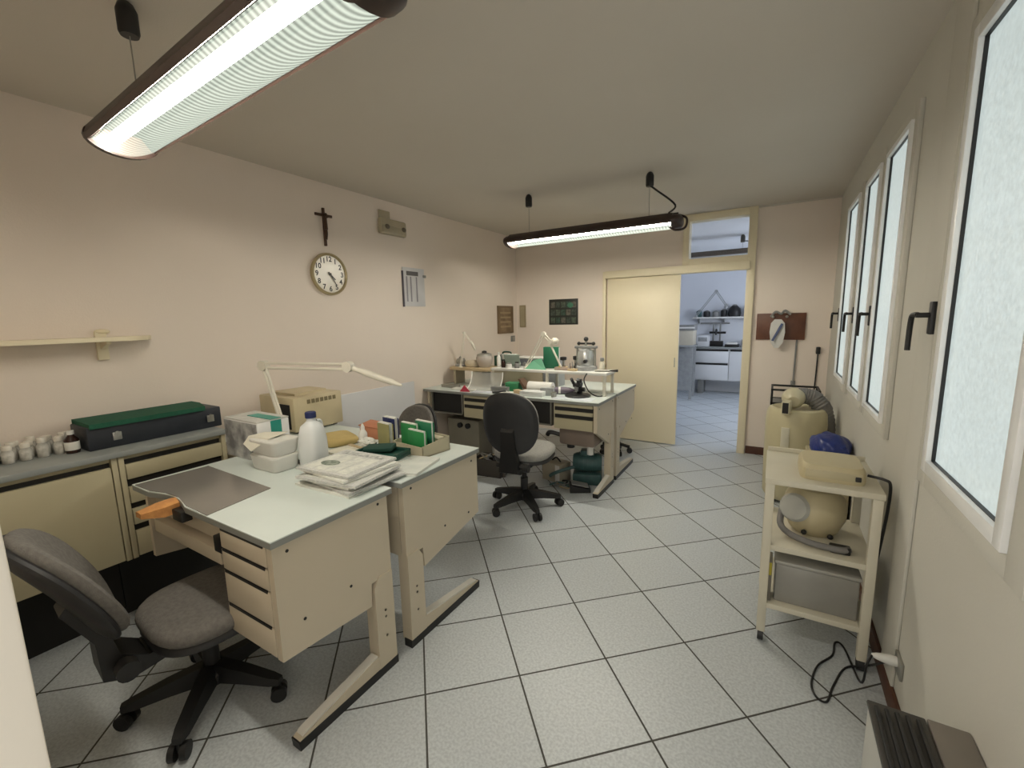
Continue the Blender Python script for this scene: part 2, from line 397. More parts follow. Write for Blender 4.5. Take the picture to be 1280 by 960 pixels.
# ------------------------------------------------------------------ wall cabinets with counter on the left
def cab_unit(name, label, y0, y1, drawers, xf=-2.68, z0=.38, z1=.905):
    t = thing(name, label, 'cabinet', ((XL+xf)/2, (y0+y1)/2, z0)); cx, cy = (XL+xf)/2, (y0+y1)/2
    X = lambda x: x-cx; Y = lambda y: y-cy; Z = lambda z: z-z0; e = .022
    mb = MB(); mb.box(X(XL), X(xf-.02), Y(y0), Y(y0+e), 0, Z(z1)); mb.box(X(XL), X(xf-.02), Y(y1-e), Y(y1), 0, Z(z1))
    mb.box(X(XL), X(xf-.02), Y(y0), Y(y1), 0, .02); mb.box(X(XL), X(xf-.02), Y(y0), Y(y1), Z(z1)-.02, Z(z1))
    mb.box(X(xf-.02), X(xf), Y(y0), Y(y0+e), 0, Z(z1), .002); mb.box(X(xf-.02), X(xf), Y(y1-e), Y(y1), 0, Z(z1), .002)
    mb.box(X(XL), X(XL+.01), Y(y0), Y(y1), 0, Z(z1))
    mb.build('body', CAB, t)
    MB().box(X(XL+.012), X(xf-.032), Y(y0+e), Y(y1-e), .02, Z(z1)-.02).build('dark_interior', DARK, t)
    n = len(drawers)
    for (a, b) in drawers:
        f = MB().box(X(xf-.03), X(xf-.002), Y(y0+e+.004), Y(y1-e-.004), Z(a), Z(b), .002).build('drawer' if n > 1 else 'door', CAB, t)
        MB().box(X(xf-.031), X(xf-.022), Y(y0+e+.006), Y(y1-e-.006), Z(b), Z(b)+.030).build('grip_recess', DARK, f)
    MB().box(X(XL+.005), X(-2.90), Y(y0), Y(y1), -z0, -.001).build('dark_base', DARK, t)  # added black block standing for the deep shade under the cabinet
    for yy in ():
        MB().box(X(XL+.03), X(XL+.26), Y(yy-.02), Y(yy+.02), -z0, 0).build('plinth_leg', BLACK, t)
    return t
cab_unit('wall_cabinet', 'olive beige door cabinet under the grey counter below the glass jars', .28, .752, [(.385, .862)])
cab_unit('wall_cabinet', 'olive beige drawer cabinet under the grey counter below the dark toolbox', .756, 1.24, [(.385, .515), (.55, .63), (.662, .745), (.785, .86)])
cab_unit('wall_cabinet', 'narrow end of an olive beige cabinet under the counter at the left picture edge', .085, .276, [(.385, .862)])
tag(MB().box(XL, -2.665, .082, 1.245, .907, .935, .004).build('counter_top', COUNTER), 'grey laminate counter running along the left wall above the olive cabinets', 'counter')

# ------------------------------------------------------------------ twin desks
def desk(name, label, x1, x0, yf, D, s, zt, pin, zfront, zback, cut=None, pedestal=True):
    t = thing(name, label, 'desk', (x1, yf, 0))
    Y = lambda v: s*v
    L = x1-x0
    # top with shallow cut-out
    pts = [(0.012, 0), (0.012, D), (-L, D), (-L, 0.0)]
    if cut:
        a, b, dp = cut; pts += [(a-x1+(b-a)*k/10, dp*math.sin(PI*k/10)) for k in range(11)]
    MB().prism([(x, Y(y), zt-.026) for x, y in pts], (0, 0, .022)).build('edge_band', EDGE, t)
    MB().prism([(x, Y(y), zt-.004) for x, y in pts], (0, 0, .004)).build('tabletop', DESKTOP, t)
    po = D-.02
    pl = [(.008, zt-.03), (.008, zfront), (po-.115, zback), (po-.11, zback+.10), (po, zback+.10), (po, zt-.03)]
    e = MB().prism([(-.03, Y(a), b) for a, b in pl], (.03, 0, 0)).build('end_panel', BEIGE, t)
    for a, b in ((.06, zt-.06), (.10, zt-.34), (.30, zt-.33), (po-.05, zt-.05)): MB().cyl((-.001, Y(a), b), (.0015, Y(a), b), .006, n=10).build('screw_cap', BLACK, e)
    lp = MB().prism([(-.055, Y(a), b) for a, b in ((po-.10, .03), (po-.10, zback+.07), (po-.075, zback+.11), (po-.001, zback+.11), (po-.001, .03))], (.0595, 0, 0)).build('leg_post', BEIGE, t)
    for b in (.17, .26, .29): MB().cyl((0, Y(po-.05), b), (.0045, Y(po-.05), b), .006, n=10).build('leg_screw', BLACK, lp)
    f = MB().prism([(-.040, Y(a), b) for a, b in ((po, .036), (po, .10), (po-.10, .10), (.045, .045), (.03, .036))], (.043, 0, 0)).build('foot', BEIGE, t)
    MB().prism([(-.042, Y(a), b) for a, b in ((po+.004, 0), (po+.004, .038), (.028, .038), (.032, 0))], (.047, 0, 0)).build('rubber_skid', BLACK, f)
    MB().prism([(-.037, Y(a), b) for a, b in ((po-.108, .0985), (po-.108, .107), (.055, .056), (.046, .047))], (.037, 0, 0)).build('cover_plate', ALU, f)
    # far end panel, post and foot
    MB().prism([(-L+.03, Y(a), b) for a, b in ((.03, zt-.03), (.03, zfront+.10), (po, zback+.06), (po, zt-.03))], (.025, 0, 0)).build('end_panel', BEIGE, t)
    MB().box(-L+.03, -L+.085, Y(po-.10), Y(po), 0, zback+.06).build('leg_post', BEIGE, t)
    MB().prism([(-L+.03, Y(a), b) for a, b in ((po, .0), (po, .10), (po-.10, .10), (.03, .045), (.03, 0))], (.055, 0, 0)).build('foot', BEIGE, t)
    MB().box(-L+.06, -.035, Y(po-.02), Y(po), zback+.10, zt-.03).build('back_panel', BEIGE, t)
    if pedestal:
        pw = .335
        p = MB(); p.box(-pw, -.032, Y(.03), Y(po-.12), zfront-.005, zt-.03); p.build('pedestal', BEIGE, t)
        zs = [zt-.035, zt-.115, zt-.20, zt-.335, zfront-.004]
        for a, b in zip(zs[1:], zs[:-1]):
            d = MB().box(-pw, -.036, Y(.008), Y(.032), a+.006, b, .003).build('drawer', BEIGE, t)
            MB().box(-pw+.01, -.05, Y(.006), Y(.010), b-.006, b+.004).build('finger_groove', DARK, d)
    if pin:
        MB().box(-.98, -.40, Y(.03), Y(.36), zt-.215, zt-.155, .004).build('catch_drawer', BEIGE, t)
        MB().box(-1.02, -.345, Y(.06), Y(.09), zt-.14, zt-.03).build('front_rail', BEIGE, t)
        MB().box(-.42, -.345, Y(.02), Y(.06), zt-.155, zt-.09, .004).build('drawer_catch', BLACK, t)
        mb = MB(); mb.rings([[(-.72+a, Y(.03), zt-.012+b) for a, b in ((-.042, -.04), (.042, -.04), (.042, 0), (0, .010), (-.042, 0))],
                             [(-.72+a, Y(-.03), zt-.015+b) for a, b in ((-.045, -.04), (.045, -.04), (.045, 0), (0, .010), (-.045, 0))],
                             [(-.75+a, Y(-.09), zt-.03+b) for a, b in ((-.025, -.02), (.025, -.02), (.025, 0), (0, .004), (-.025, 0))]])
        mb.build('bench_pin', WOOD, t)
        MB().box(-.68, -.60, Y(-.005), Y(.035), zt-.075, zt-.03, .004).build('pin_clamp', BLACK, t)
    return t
desk('technician_desk', 'pale topped beige desk in front with orange bench pin and grey mat', -1.38, -2.45, .725, .53, 1, .823, True, .375, .345, (-2.28, -1.95, .03))
desk('technician_desk', 'pale topped beige desk standing back to back behind the front desk, holding green files', -1.38, -2.98, 1.905, .595, -1, .823, False, .45, .355, None)
tag(MB().prism([(x, y, .8235) for x, y in ((-2.425, .728), (-2.28, .730), (-2.19, .752), (-2.08, .758), (-1.955, .732), (-1.78, .727), (-1.83, 1.0), (-2.41, 1.02))], (0, 0, .003)).build('desk_mat', FILM),
    'glossy dark grey sheet mat lying on the front desk by the cut-out', 'mat')

# ------------------------------------------------------------------ office chairs
def chair(label, loc, rz, recline=.28, fab=FABRIC, bz=.72, seat_rz=0.0, base_rz=0.0, dz=0.0, bw=.43):
    t = thing('office_chair', label, 'chair', loc, rz, 'charcoal office chairs')
    S4 = Matrix.Translation((0, .03, .47-dz)) @ Matrix.Rotation(seat_rz, 4, 'Z')
    MB().pad(.47, .46, .07, .012, 3.0, .0, S4).build('seat', fab, t)
    MB().pad(.46, .45, .05, 0, 3.0, .0, Matrix.Translation((0, .03, .425-dz)), back=.9).build('seat_shell', SHELL, t)
    B4 = Matrix.Translation((0, -.25, .53-dz)) @ Matrix.Rotation(recline, 4, 'X') @ Matrix.Translation((0, 0, bz-.53)) @ Matrix.Rotation(PI/2, 4, 'X') @ Matrix.Rotation(PI, 4, 'Y')
    MB().pad(bw, .47, .055, .015, 2.35, .045, B4).build('backrest', fab, t)
    MB().pad(bw+.015, .485, .04, 0, 2.35, .045, B4 @ Matrix.Translation((0, 0, -.028)), back=.92).build('backrest_shell', SHELL, t)
    mb = MB(); c, s_ = math.cos(recline), math.sin(recline)
    q = lambda u, v: (0, -.25-s_*u-c*v, .53-dz+c*u-s_*v)
    mb2 = [(.00, -.05, .40-dz), (.0, -.22, .385-dz), (.0, -.30, .43-dz), q(.05, .045), q(.20, .05)]
    R = []
    for (x, y, z), (wx, wz) in zip(mb2, ((.06, .03), (.07, .035), (.075, .045), (.06, .028), (.05, .02))):
        R.append([(x+wx*a, y+wz*b*.6, z+wz*b*.8) for a, b in ((-1, -1), (1, -1), (1, 1), (-1, 1))])
    mb.rings(R); mb.build('back_bracket', BLACK, t)
    mb = MB(); mb.cyl((-.11, -.27, .43-dz), (.11, -.27, .43-dz), .022, n=12); mb.cyl((.10, -.27, .43-dz), (.145, -.27, .43-dz), .034, n=14); mb.build('tension_knob', BLACK, t)
    MB().cyl((0, 0, .09), (0, 0, .25), .030, n=16).build('column_sleeve', BLACK, t)
    mb = MB(); mb.cyl((0, 0, .24), (0, 0, .40-dz), .020, n=16); mb.box(-.10, .10, -.10, .12, .365-dz, .415-dz, .012); mb.build('gas_lift', BLACK, t)
    mb = MB(); mb.lathe([(.02, .065), (.055, .07), (.058, .11), (.04, .135), (.03, .14)], n=20)
    for k in range(5):
        a = base_rz+2*PI*k/5; d = Vector((math.cos(a), math.sin(a), 0)); n_ = Vector((-d.y, d.x, 0))
        R = []
        for rr, hw, z0, z1 in ((.03, .032, .075, .15), (.15, .029, .075, .128), (.26, .025, .068, .100), (.297, .016, .068, .092)):
            R.append([d*rr+n_*hw*a_+Vector((0, 0, z)) for a_, z in ((-1, z0), (1, z0), (.8, z1), (-.8, z1))])
        mb.rings(R)
    mb.build('star_base', BLACK, t)
    for k in range(5):
        a = base_rz+2*PI*k/5; d = Vector((math.cos(a), math.sin(a), 0)); ang = a+1.1+.5*k; n_ = Vector((math.cos(ang), math.sin(ang), 0)); o = d*.285
        mb = MB()
        for q_ in (-1, 1): mb.cyl(tuple(o+n_*.009*q_+Vector((0, 0, .030))), tuple(o+n_*.029*q_+Vector((0, 0, .030))), .030, n=16)
        mb.cyl(tuple(o+Vector((0, 0, .03))), tuple(o+Vector((0, 0, .075))), .010, n=8)
        mb.build('castor', BLACK, t)
    return t
chair('grey office chair with reclined back pulled out before the front desk', (-1.925, .735, 0), math.radians(-6), recline=.47, base_rz=math.radians(6+241), seat_rz=math.radians(3), bz=.775, dz=.06, bw=.41)
c2 = chair('dark office chair in the middle of the room facing the long workbench', (-1.675, 2.95, 0), math.radians(8), recline=.12, fab=FABRIC2, base_rz=math.radians(-8+247), bz=.765)
chair('office chair behind the second desk, only its round back top showing past the green files', (-2.37, 2.20, 0), math.radians(172), recline=.12, fab=FABRIC, bz=.645)


# ------------------------------------------------------------------ long double workbench
def bay(t, s, yy, x0, x1, z0, z1, dep=.30):
    Y = lambda v: s*v
    mb = MB(); e = .012
    mb.box(x0, x1, Y(yy), Y(yy+dep), z0, z0+e); mb.box(x0, x0+e, Y(yy), Y(yy+dep), z0, z1); mb.box(x1-e, x1, Y(yy), Y(yy+dep), z0, z1); mb.box(x0, x1, Y(yy+dep-.01), Y(yy+dep), z0, z1)
    b = mb.build('open_bay', DULLB, t)
    MB().box(x0+e, x1-e, Y(yy+.02), Y(yy+dep-.012), z0+e, z1-.002).build('bay_shade_fill', DARK, b)  # solid black fill that paints the shade inside the open bay
def drawer_unit(t, s, yy, x0, x1, z0, z1):
    Y = lambda v: s*v; h = z1-z0
    b = MB().box(x0, x1, Y(yy+.02), Y(yy+.32), z0, z1).build('drawer_unit', BEIGE, t)
    for a, c in ((0.0, .42), (.58, .72), (.88, 1.0)):
        MB().box(x0+.012, x1-.012, Y(yy), Y(yy+.022), z0+a*h, z0+c*h, .002).build('drawer', CAB, b)
    for a, c in ((.42, .58), (.72, .88)):
        MB().box(x0+.012, x1-.012, Y(yy+.012), Y(yy+.0215), z0+a*h, z0+c*h).build('grip_recess', DARK, b)
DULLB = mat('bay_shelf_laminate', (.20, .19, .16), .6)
for nm, yf, D, s in (('near', 3.33, .475, 1), ('far', 4.46, .625, -1)):
    t = desk('workbench', 'beige workbench facing the camera in the middle of the room, crowded with tools' if s > 0 else 'beige workbench back to back behind the crowded one, nearest the sliding door',
             -1.20, -3.07, yf, D, s, .83, False, .575 if s > 0 else .56, .40, None, pedestal=False)
    for a, b in ((-.41, -.035), (-1.39, -1.07)): drawer_unit(t, s, .03, a, b, .575, .795)
    for a, b in ((-1.06, -.43), (-1.80, -1.40)): bay(t, s, .04, a, b, .585, .795)

tag(MB().box(XL, XL+.014, 1.95, 3.20, .02, .925, .002).build('wall_panel', PANEL), 'pale grey laminate panel fixed to the left wall behind the desks', 'panel')

# ------------------------------------------------------------------ wall things
def on_left(name, label, cat, y, z): return thing(name, label, cat, (XL, y-.02 if 2 < y < 4 else y, z))
t = on_left('wall_shelf', 'narrow cream shelf on the left wall above the glass jars', 'shelf', .6, 1.455)
MB().prism([(0, -.5, 0), (.165, -.5, 0), (.165, .36, 0), (.10, .45, 0), (.0, .50, 0)], (0, 0, .022)).build('board', CREAM, t)
mb = MB(); mb.box(0, .022, .252, .300, -.10, .05, .006); mb.prism([(.018, .265, -.045), (.018, .265, 0), (.12, .265, 0), (.12, .265, -.012)], (0, .02, 0)); mb.ball((.012, .285, .050), .024, (.8, 1.4, .6))
mb.build('bracket', CREAM, t)

R_Y = Matrix.Rotation(PI/2, 4, 'Y')
t = on_left('wall_clock', 'round gold rimmed clock on the left wall below the crucifix', 'clock', 2.335, 1.905)
GOLD = mat('pale_gold_rim', (.46, .38, .22), .35, metal=.35)
MB().lathe([(.02, 0), (.158, 0), (.165, .012), (.163, .030), (.150, .036), (.144, .030), (.144, .012), (.02, .012)], (0, 0, 0), 40, R_Y).build('rim', GOLD, t)
fc = MB().lathe([(.001, .018), (.145, .018), (.145, .021), (.001, .021)], (0, 0, 0), 40, R_Y).build('dial', mat('clock_dial', (.80, .75, .64), .25, spec=.7), t)
for k in range(12):
    a = 2*PI*(k+1)/12
    text_part('numeral', str(k+1), .055, (.022, .115*math.sin(a), .115*math.cos(a)), (PI/2, 0, PI/2), BLACK, fc)
for nm, ang, ln, wd in (('hour_hand', 2*PI*4.4/12, .062, .010), ('minute_hand', 2*PI*24.5/60, .095, .007)):
    d = Vector((0, math.sin(ang), math.cos(ang))); n_ = Vector((0, d.z, -d.y)); o = Vector((.026, 0, 0))
    MB().prism([o-d*.02+n_*wd/2, o+d*ln+n_*wd/3, o+d*ln-n_*wd/3, o-d*.02-n_*wd/2], (.002, 0, 0)).build(nm, BLACK, t)
MB().cyl((.024, 0, 0), (.032, 0, 0), .010, n=14).build('hub', BLACK, t)

t = on_left('crucifix', 'dark wooden crucifix on the left wall above the clock', 'crucifix', 2.332, 2.265)
mb = MB(); mb.box(0, .014, -.010, .010, -.142, .145, .002); mb.box(0, .014, -.075, .075, .080, .100, .002); mb.build('cross', DWOOD, t)
mb = MB(); k = .020
mb.tube([(k, 0, -.095), (k+.006, .004, -.05), (k+.008, 0, -.01)], .008, 8); mb.tube([(k+.008, 0, -.02), (k+.006, 0, .02), (k+.004, 0, .065)], .013, 10)
mb.tube([(k, -.065, .092), (k+.004, -.03, .08), (k+.005, 0, .068), (k+.004, .03, .08), (k, .065, .092)], .0055, 8); mb.ball((k+.008, .004, .092), .013)
mb.build('figure', mat('bronze_figure', (.09, .05, .03), .4, metal=.4), t)

t = on_left('emergency_light', 'beige emergency light box on the left wall close to the ceiling', 'light', 3.05, 2.375)
mb = MB(); mb.box(0, .05, -.17, .15, -.075, .065, .02); mb.build('housing', mat('aged_beige_plastic', (.50, .44, .31), .5), t)
MB().box(.048, .056, -.155, .135, -.06, .0, .004).build('diffuser', mat('aged_diffuser', (.42, .37, .26), .3), t)
for y in (-.10, .105): MB().ball((.055, y, -.01), .022, (.5, 1.3, 1)).build('indicator', mat('indicator_dark', (.16, .13, .09), .4), t)
MB().box(0, .012, -.15, -.02, .065, .135, .003).build('cover_strip', mat('aged_beige_plastic', (.5, .44, .31)), t)

t = on_left('wall_calendar', 'pale blue and white calendar sheet hanging on the left wall right of the clock', 'calendar', 3.30, 1.85)
MB().box(0, .010, -.15, .15, -.185, .185, .002).build('sheet', mat('calendar_sheet', (.66, .65, .66), .7), t)
MB().box(.0, .014, -.158, -.142, -.19, .15, .002).build('binding_edge', mat('calendar_edge', (.10, .09, .11), .6), t)
MB().box(.010, .013, -.10, .06, .11, .15).build('header_print', mat('print_dark', (.14, .13, .13), .8), t)
for y in (-.10, -.045, .035): MB().box(.010, .0125, y-.008, y+.008, -.14, .10).build('column_print', mat('print_grey', (.30, .29, .32), .8), t)
MB().box(.0, .018, .13, .17, .10, .125, .003).build('clip', GREYP, t)

t = on_left('picture_frame', 'brown framed picture on the left wall close to the corner', 'picture', 4.98, 1.51)
mb = MB(); mb.box(0, .02, -.19, -.165, -.18, .18); mb.box(0, .02, .165, .19, -.18, .18); mb.box(0, .02, -.165, .165, -.18, -.155); mb.box(0, .02, -.165, .165, .155, .18); mb.build('frame', mat('picture_wood', (.20, .13, .07), .5), t)
MB().box(0, .012, -.165, .165, -.155, .155).build('print', mat('brown_print', (.27, .19, .11), .6, (.17, .11, .06), 9), t)
for z in (-.09, -.03, .03, .09): MB().box(.012, .014, -.13, .13, z-.012, z+.012).build('print_band', mat('print_band', (.36, .27, .16), .6), t)
t = thing('picture_frame', 'small olive framed picture on the back wall right at the corner', 'picture', (-2.985, YB, 1.55))
MB().box(-.04, .05, -.022, 0, -.15, .15, .003).build('frame', mat('olive_frame', (.33, .27, .16), .5), t)
MB().box(-.025, .035, -.025, -.020, -.13, .13).build('print', mat('olive_print', (.40, .34, .22), .6), t)
t = on_left('light_switch', 'small grey switch on the left wall under the brown picture', 'switch', 5.17, 1.25)
MB().box(0, .012, -.05, .05, -.04, .04, .004).build('plate', GREYP, t); MB().box(.012, .018, -.02, .02, -.025, .025, .003).build('rocker', DULL, t)

t = thing('poster', 'dark poster with rows of small pictures on the back wall left of the sliding door', 'poster', (-2.375, YB, 1.595))
MB().box(-.205, .205, -.008, 0, -.165, .165, .001).build('sheet', mat('poster_black', (.020, .022, .018), .4), t)
for i in range(5):
    for j in range(3):
        c = ((.10, .13, .09), (.07, .09, .07), (.16, .15, .12), (.05, .10, .07))[(i*3+j*5) % 4]
        MB().box(-.18+.074*i, -.118+.074*i, -.0095, -.008, -.145+.10*j, -.07+.10*j).build('picture', mat('poster_tile_%d' % ((i*3+j*5) % 4), c, .5, tuple(v*.4 for v in c), 40), t)
MB().ball((.10, -.008, .085), .05, (1, .06, .7)).build('green_motif', mat('poster_green', (.06, .20, .12), .5), t)

t = thing('wooden_plank', 'short dark wooden board on the back wall right of the doorway', 'board', (.055, YB, 1.385))
MB().box(-.215, .215, -.025, 0, -.135, .135, .003).build('board', mat('plank_wood', (.16, .060, .030), .45, (.10, .035, .018), 7), t)
for x in (-.07, .05): 
    mb = MB(); mb.cyl((x, -.025, .10), (x, -.07, .10), .008, n=10); mb.ball((x, -.072, .10), .014); mb.build('hook', DULL, t)
MB().tube([(-.09, -.05, .10), (-.05, -.06, .15), (0, -.06, .13), (.03, -.06, .16), (.08, -.05, .12)], .012, 8).build('tool_rod', GREYP, t)
t = thing('hanging_bag', 'white and blue bag hanging from the dark wooden board', 'bag', (.03, YB-.07, 1.33))
mb = MB(); mb.rings([[(x*w_, -.03*math.sin(PI*(i/14 if i < 8 else (14-i)/14))*k2, z) for i, x in enumerate([-1, -.7, -.35, 0, .35, .7, .9, 1, .9, .7, .35, 0, -.35, -.7])] for z, w_, k2 in ((.13, .03, .6), (.09, .06, 1), (.0, .068, 1.4), (-.10, .055, 1.2), (-.16, .02, .5))])
mb.build('bag', mat('bag_white', (.66, .65, .62), .6, bump=.3, bscale=30), t)
MB().obox((0, -.048, 0), (.022, .012, .19), (0, math.radians(24), 0), .004).build('blue_stripe', mat('bag_blue', (.10, .13, .25), .6), t)
t = thing('cable_conduit', 'thin grey conduit running down the back wall from the wooden board', 'pipe', (.20, YB, .80))
MB().tube([(0, -.012, 0), (.004, -.012, .3), (.008, -.012, .58), (.01, -.012, .72)], .008, 8).build('pipe', GREYP, t)
MB().box(-.02, .02, -.02, 0, -.03, .03, .004).build('end_box', GREYP, t)
t = thing('plug_cable', 'thin dark cord with plug hanging on the back wall by the right corner', 'cord', (.385, YB, .85))
MB().tube([(0, -.012, -.1), (.004, -.012, .10), (.006, -.012, .27)], .006, 8).build('cord', BLACK, t); MB().box(-.012, .024, -.035, 0, .26, .33, .006).build('plug', BLACK, t)

# ------------------------------------------------------------------ on the left counter
t = thing('tool_case', 'dark blue case with silver latches and a green cloth lid on the left counter', 'case', (-2.90, 1.0, .935))
MB().box(-.12, .105, -.31, .285, 0, .115, .006).build('case', SLATE, t)
MB().prism([(-.125, -.30, .112), (.118, -.30, .108), (.118, .20, .108), (-.02, .235, .112), (-.125, .235, .112)], (0, 0, .024)).build('lid_cloth', mat('green_baize', (.012, .10, .055), .9, (.010, .08, .045), 60), t)
for y in (-.20, .225):
    mb = MB(); mb.box(.105, .113, y-.018, y+.018, .035, .075, .003); mb.cyl((.113, y, .068), (.122, y, .068), .012, n=12); mb.build('latch', STEEL, t)
jar0 = thing('glass_jar', 'a', 'jar', (0, 0, .935), 0, 'glass jars on the left counter')
MB().lathe([(.018, 0), (.021, .004), (.021, .045), (.014, .056), (.014, .060)], n=16).build('jar_body', JAR, jar0)
MB().lathe([(.017, .003), (.0175, .034), (.001, .036)], n=14).build('powder', JARFILL, jar0)
MB().lathe([(.001, .058), (.017, .058), (.017, .074), (.015, .077), (.001, .077)], n=16).build('lid', mat('jar_lid', (.74, .70, .62), .4, metal=.2), jar0)
spots = []
for r_ in range(3):
    for k in range(6): spots.append((-3.005+.052*r_, .655-.055*k-.02*r_))
for i, (x, y) in enumerate(spots):
    o = jar0 if i == 0 else dup(jar0)
    sc_ = 1+.22*random.random()
    o.location = (x, y, .935); o.scale = (1, 1, sc_)
    row = ('wall side row', 'middle row', 'front row')[i//6]
    nth = ('nearest the dark case', 'second from the case', 'third from the case', 'fourth from the case', 'fifth from the case', 'furthest from the case')[i % 6]
    o['label'] = 'glass jar on the counter, %s, %s' % (row, nth)
    if i//6 == 2 and i % 6 == 1:
        for sfx in (): pass
t = thing('medicine_bottle', 'dark brown bottle with a pale label on the counter beside the dark case', 'bottle', (-2.86, .650, .935))
MB().lathe([(.024, 0), (.027, .004), (.027, .065), (.012, .085), (.012, .092)], n=18).build('bottle', mat('brown_glass', (.03, .012, .008), .12), t)
MB().lathe([(.0275, .016), (.0278, .017), (.0278, .055), (.0275, .056)], n=18).build('bottle_label', PAPER, t)
MB().lathe([(.001, .09), (.014, .09), (.014, .108), (.001, .110)], n=14).build('cap', WHITE, t)

# ------------------------------------------------------------------ on the desks
ZT = .823
t = thing('carton', 'white and grey printed carton with green tape on the front desk', 'box', (-2.37, 1.29, ZT))
GP = mat('grey_print_carton', (.52, .52, .51), .7, (.16, .16, .165), 13)
MB().box(-.165, .155, -.115, .055, 0, .205, .003).build('box', mat('white_carton', (.76, .76, .75), .6), t)
MB().box(-.162, .15, -.1165, -.1145, .004, .200).build('printed_side', GP, t)
MB().prism([(-.165, -.115, .205), (.155, -.115, .205), (.155, .055, .207), (-.165, .055, .207)], (0, 0, .006)).build('flap', mat('carton_flap', (.62, .61, .57), .7, (.5, .49, .46), 20), t)
mb = MB(); mb.box(.1545, .157, -.045, .012, .115, .205); mb.box(-.06, .157, -.045, .012, .213, .2155); mb.build('green_tape', mat('green_tape', (.03, .30, .24), .4), t)
def tray(label, loc, rz):
    t = thing('foam_tray', label, 'tray', loc, rz, 'white trays before the carton')
    S = lambda w, d, z, k=6: [((w/2-.03)*sx+.03*math.cos(a), (d/2-.03)*sy+.03*math.sin(a), z) for sx, sy, a0 in ((1, 1, 0), (-1, 1, PI/2), (-1, -1, PI), (1, -1, 1.5*PI)) for a in [a0+PI/2*i/k for i in range(k+1)]]
    MB().rings([S(.185, .115, 0), S(.20, .13, .012), S(.212, .142, .062), S(.215, .145, .066), S(.215, .145, .070)]).build('tray', WHITE, t)
    MB().rings([S(.215, .145, .0702), S(.212, .142, .074), S(.19, .12, .077)]).build('lid', mat('tray_lid', (.70, .69, .64), .5), t)
    return t
tray('lower white foam tray of two stacked before the carton', (-2.082, 1.175, ZT), 0)
tray('upper white foam tray of two stacked before the carton', (-2.082, 1.178, ZT+.077), math.radians(2))
t = thing('folded_leaflet', 'cream leaflet hanging over the front of the stacked foam trays', 'paper', (-2.11, 1.14, ZT+.155))
MB().rings([[(-.09, .06, .002), (.05, .10, .012), (.05, .10, .015), (-.09, .06, .005)], [(-.085, -.02, .002), (.06, .0, .002), (.06, .0, .005), (-.085, -.02, .005)], [(-.08, -.05, -.03), (.01, -.065, -.05), (.01, -.067, -.047), (-.08, -.052, -.027)]]).build('leaflet', mat('cream_paper', (.72, .69, .58), .8), t)
t = thing('plastic_jug', 'white plastic jug with a dark blue cap on the front desk', 'jug', (-1.93, 1.285, ZT), math.radians(110))
def sq(w, d, z, n=2.8, k=28): return [(math.copysign(abs(math.cos(2*PI*i/k))**(2/n), math.cos(2*PI*i/k))*w/2, math.copysign(abs(math.sin(2*PI*i/k))**(2/n), math.sin(2*PI*i/k))*d/2, z) for i in range(k)]
MB().rings([sq(.108, .106, 0), sq(.122, .118, .01), sq(.124, .12, .09), sq(.122, .118, .135), sq(.112, .106, .175), sq(.095, .09, .205), sq(.05, .05, .225, 2), sq(.042, .042, .232, 2), sq(.042, .042, .25, 2)]).build('body', JUG, t)
MB().tube([(.032, 0, .218), (.064, 0, .21), (.072, 0, .17), (.058, 0, .13)], .013, 10).build('handle', JUG, t)
MB().lathe([(.001, .245), (.026, .245), (.026, .27), (.022, .274), (.001, .274)], n=18).build('cap', NAVY, t)

# newspapers, a stack of seven
EDGEP = mat('grey_newsprint_pages', (.60, .60, .57), .85, (.48, .48, .46), 120)
def newspaper(label, loc, rz, w_, d, h, z_ord=0):
    t = thing('newspaper', label, 'newspaper', loc, rz, 'folded newspapers stacked on the front desk')
    mb = MB(); R = []
    for y in (-d/2, d/2):
        R.append([(x, y, z) for x, z in [(-w_/2, h*.5), (-w_/2+.004, h*.12), (-w_/2+.02, 0), (w_/2, 0), (w_/2, h*.42), (w_/2-.012, h*.5), (w_/2-.002, h*.56), (w_/2-.004, h), (-w_/2+.02, h), (-w_/2+.004, h*.88)]])
    mb.rings(R); mb.build('pages', (PAPER, EDGEP)[int(z_ord) % 2], t)
    for i in range(4):
        MB().box(-w_/2+.025+.068*i, -w_/2+.083+.068*i, -d/2+.02, d/2-.07, h, h+.0006).build('text_column', NEWS, t)
    MB().box(-w_/2+.03, w_/2-.04, d/2-.055, d/2-.025, h, h+.0006).build('headline', mat('news_headline', (.25, .26, .25), .8, (.6, .6, .56), 60), t)
    return t
nz = ZT
ordn = ('lowest', 'second from the bottom', 'third from the bottom', 'fourth from the bottom', 'fifth from the bottom', 'topmost')
for i, (dx, dy, rz, h) in enumerate(((0, -.005, 2, .011), (.022, .010, -5, .010), (-.016, .004, 3, .013), (.020, -.012, 7, .010), (-.012, .010, -3, .012), (-.02, .006, 4, .010))):
    t = newspaper('folded newspaper in the stack on the front desk, %s' % ordn[i], (-1.605+dx, 1.235+dy, nz), math.radians(rz), .345-.004*i, (.30-.003*i), h, i); nz += h+.0025
MB_ = MB().ball((0, 0, 0), .036, (1.4, .9, .02)).build('photo_print', mat('news_photo', (.10, .13, .10), .8, (.34, .37, .31), 45), t); MB_.location = (-.06, -.04, .0118)
t = thing('booklet', 'white booklet lying on the desk edge right of the newspapers', 'booklet', (-1.475, 1.50, ZT), math.radians(14))
MB().box(-.085, .085, -.12, .12, 0, .012, .001).build('pages', PAPER, t); MB().box(-.087, .087, -.122, .122, .012, .0135).build('cover', mat('booklet_cover', (.72, .73, .68), .6, (.6, .62, .58), 12), t)
t = thing('magazine', 'pale magazine under the dark green tray on the second desk', 'magazine', (-1.70, 1.47, ZT), math.radians(-12))
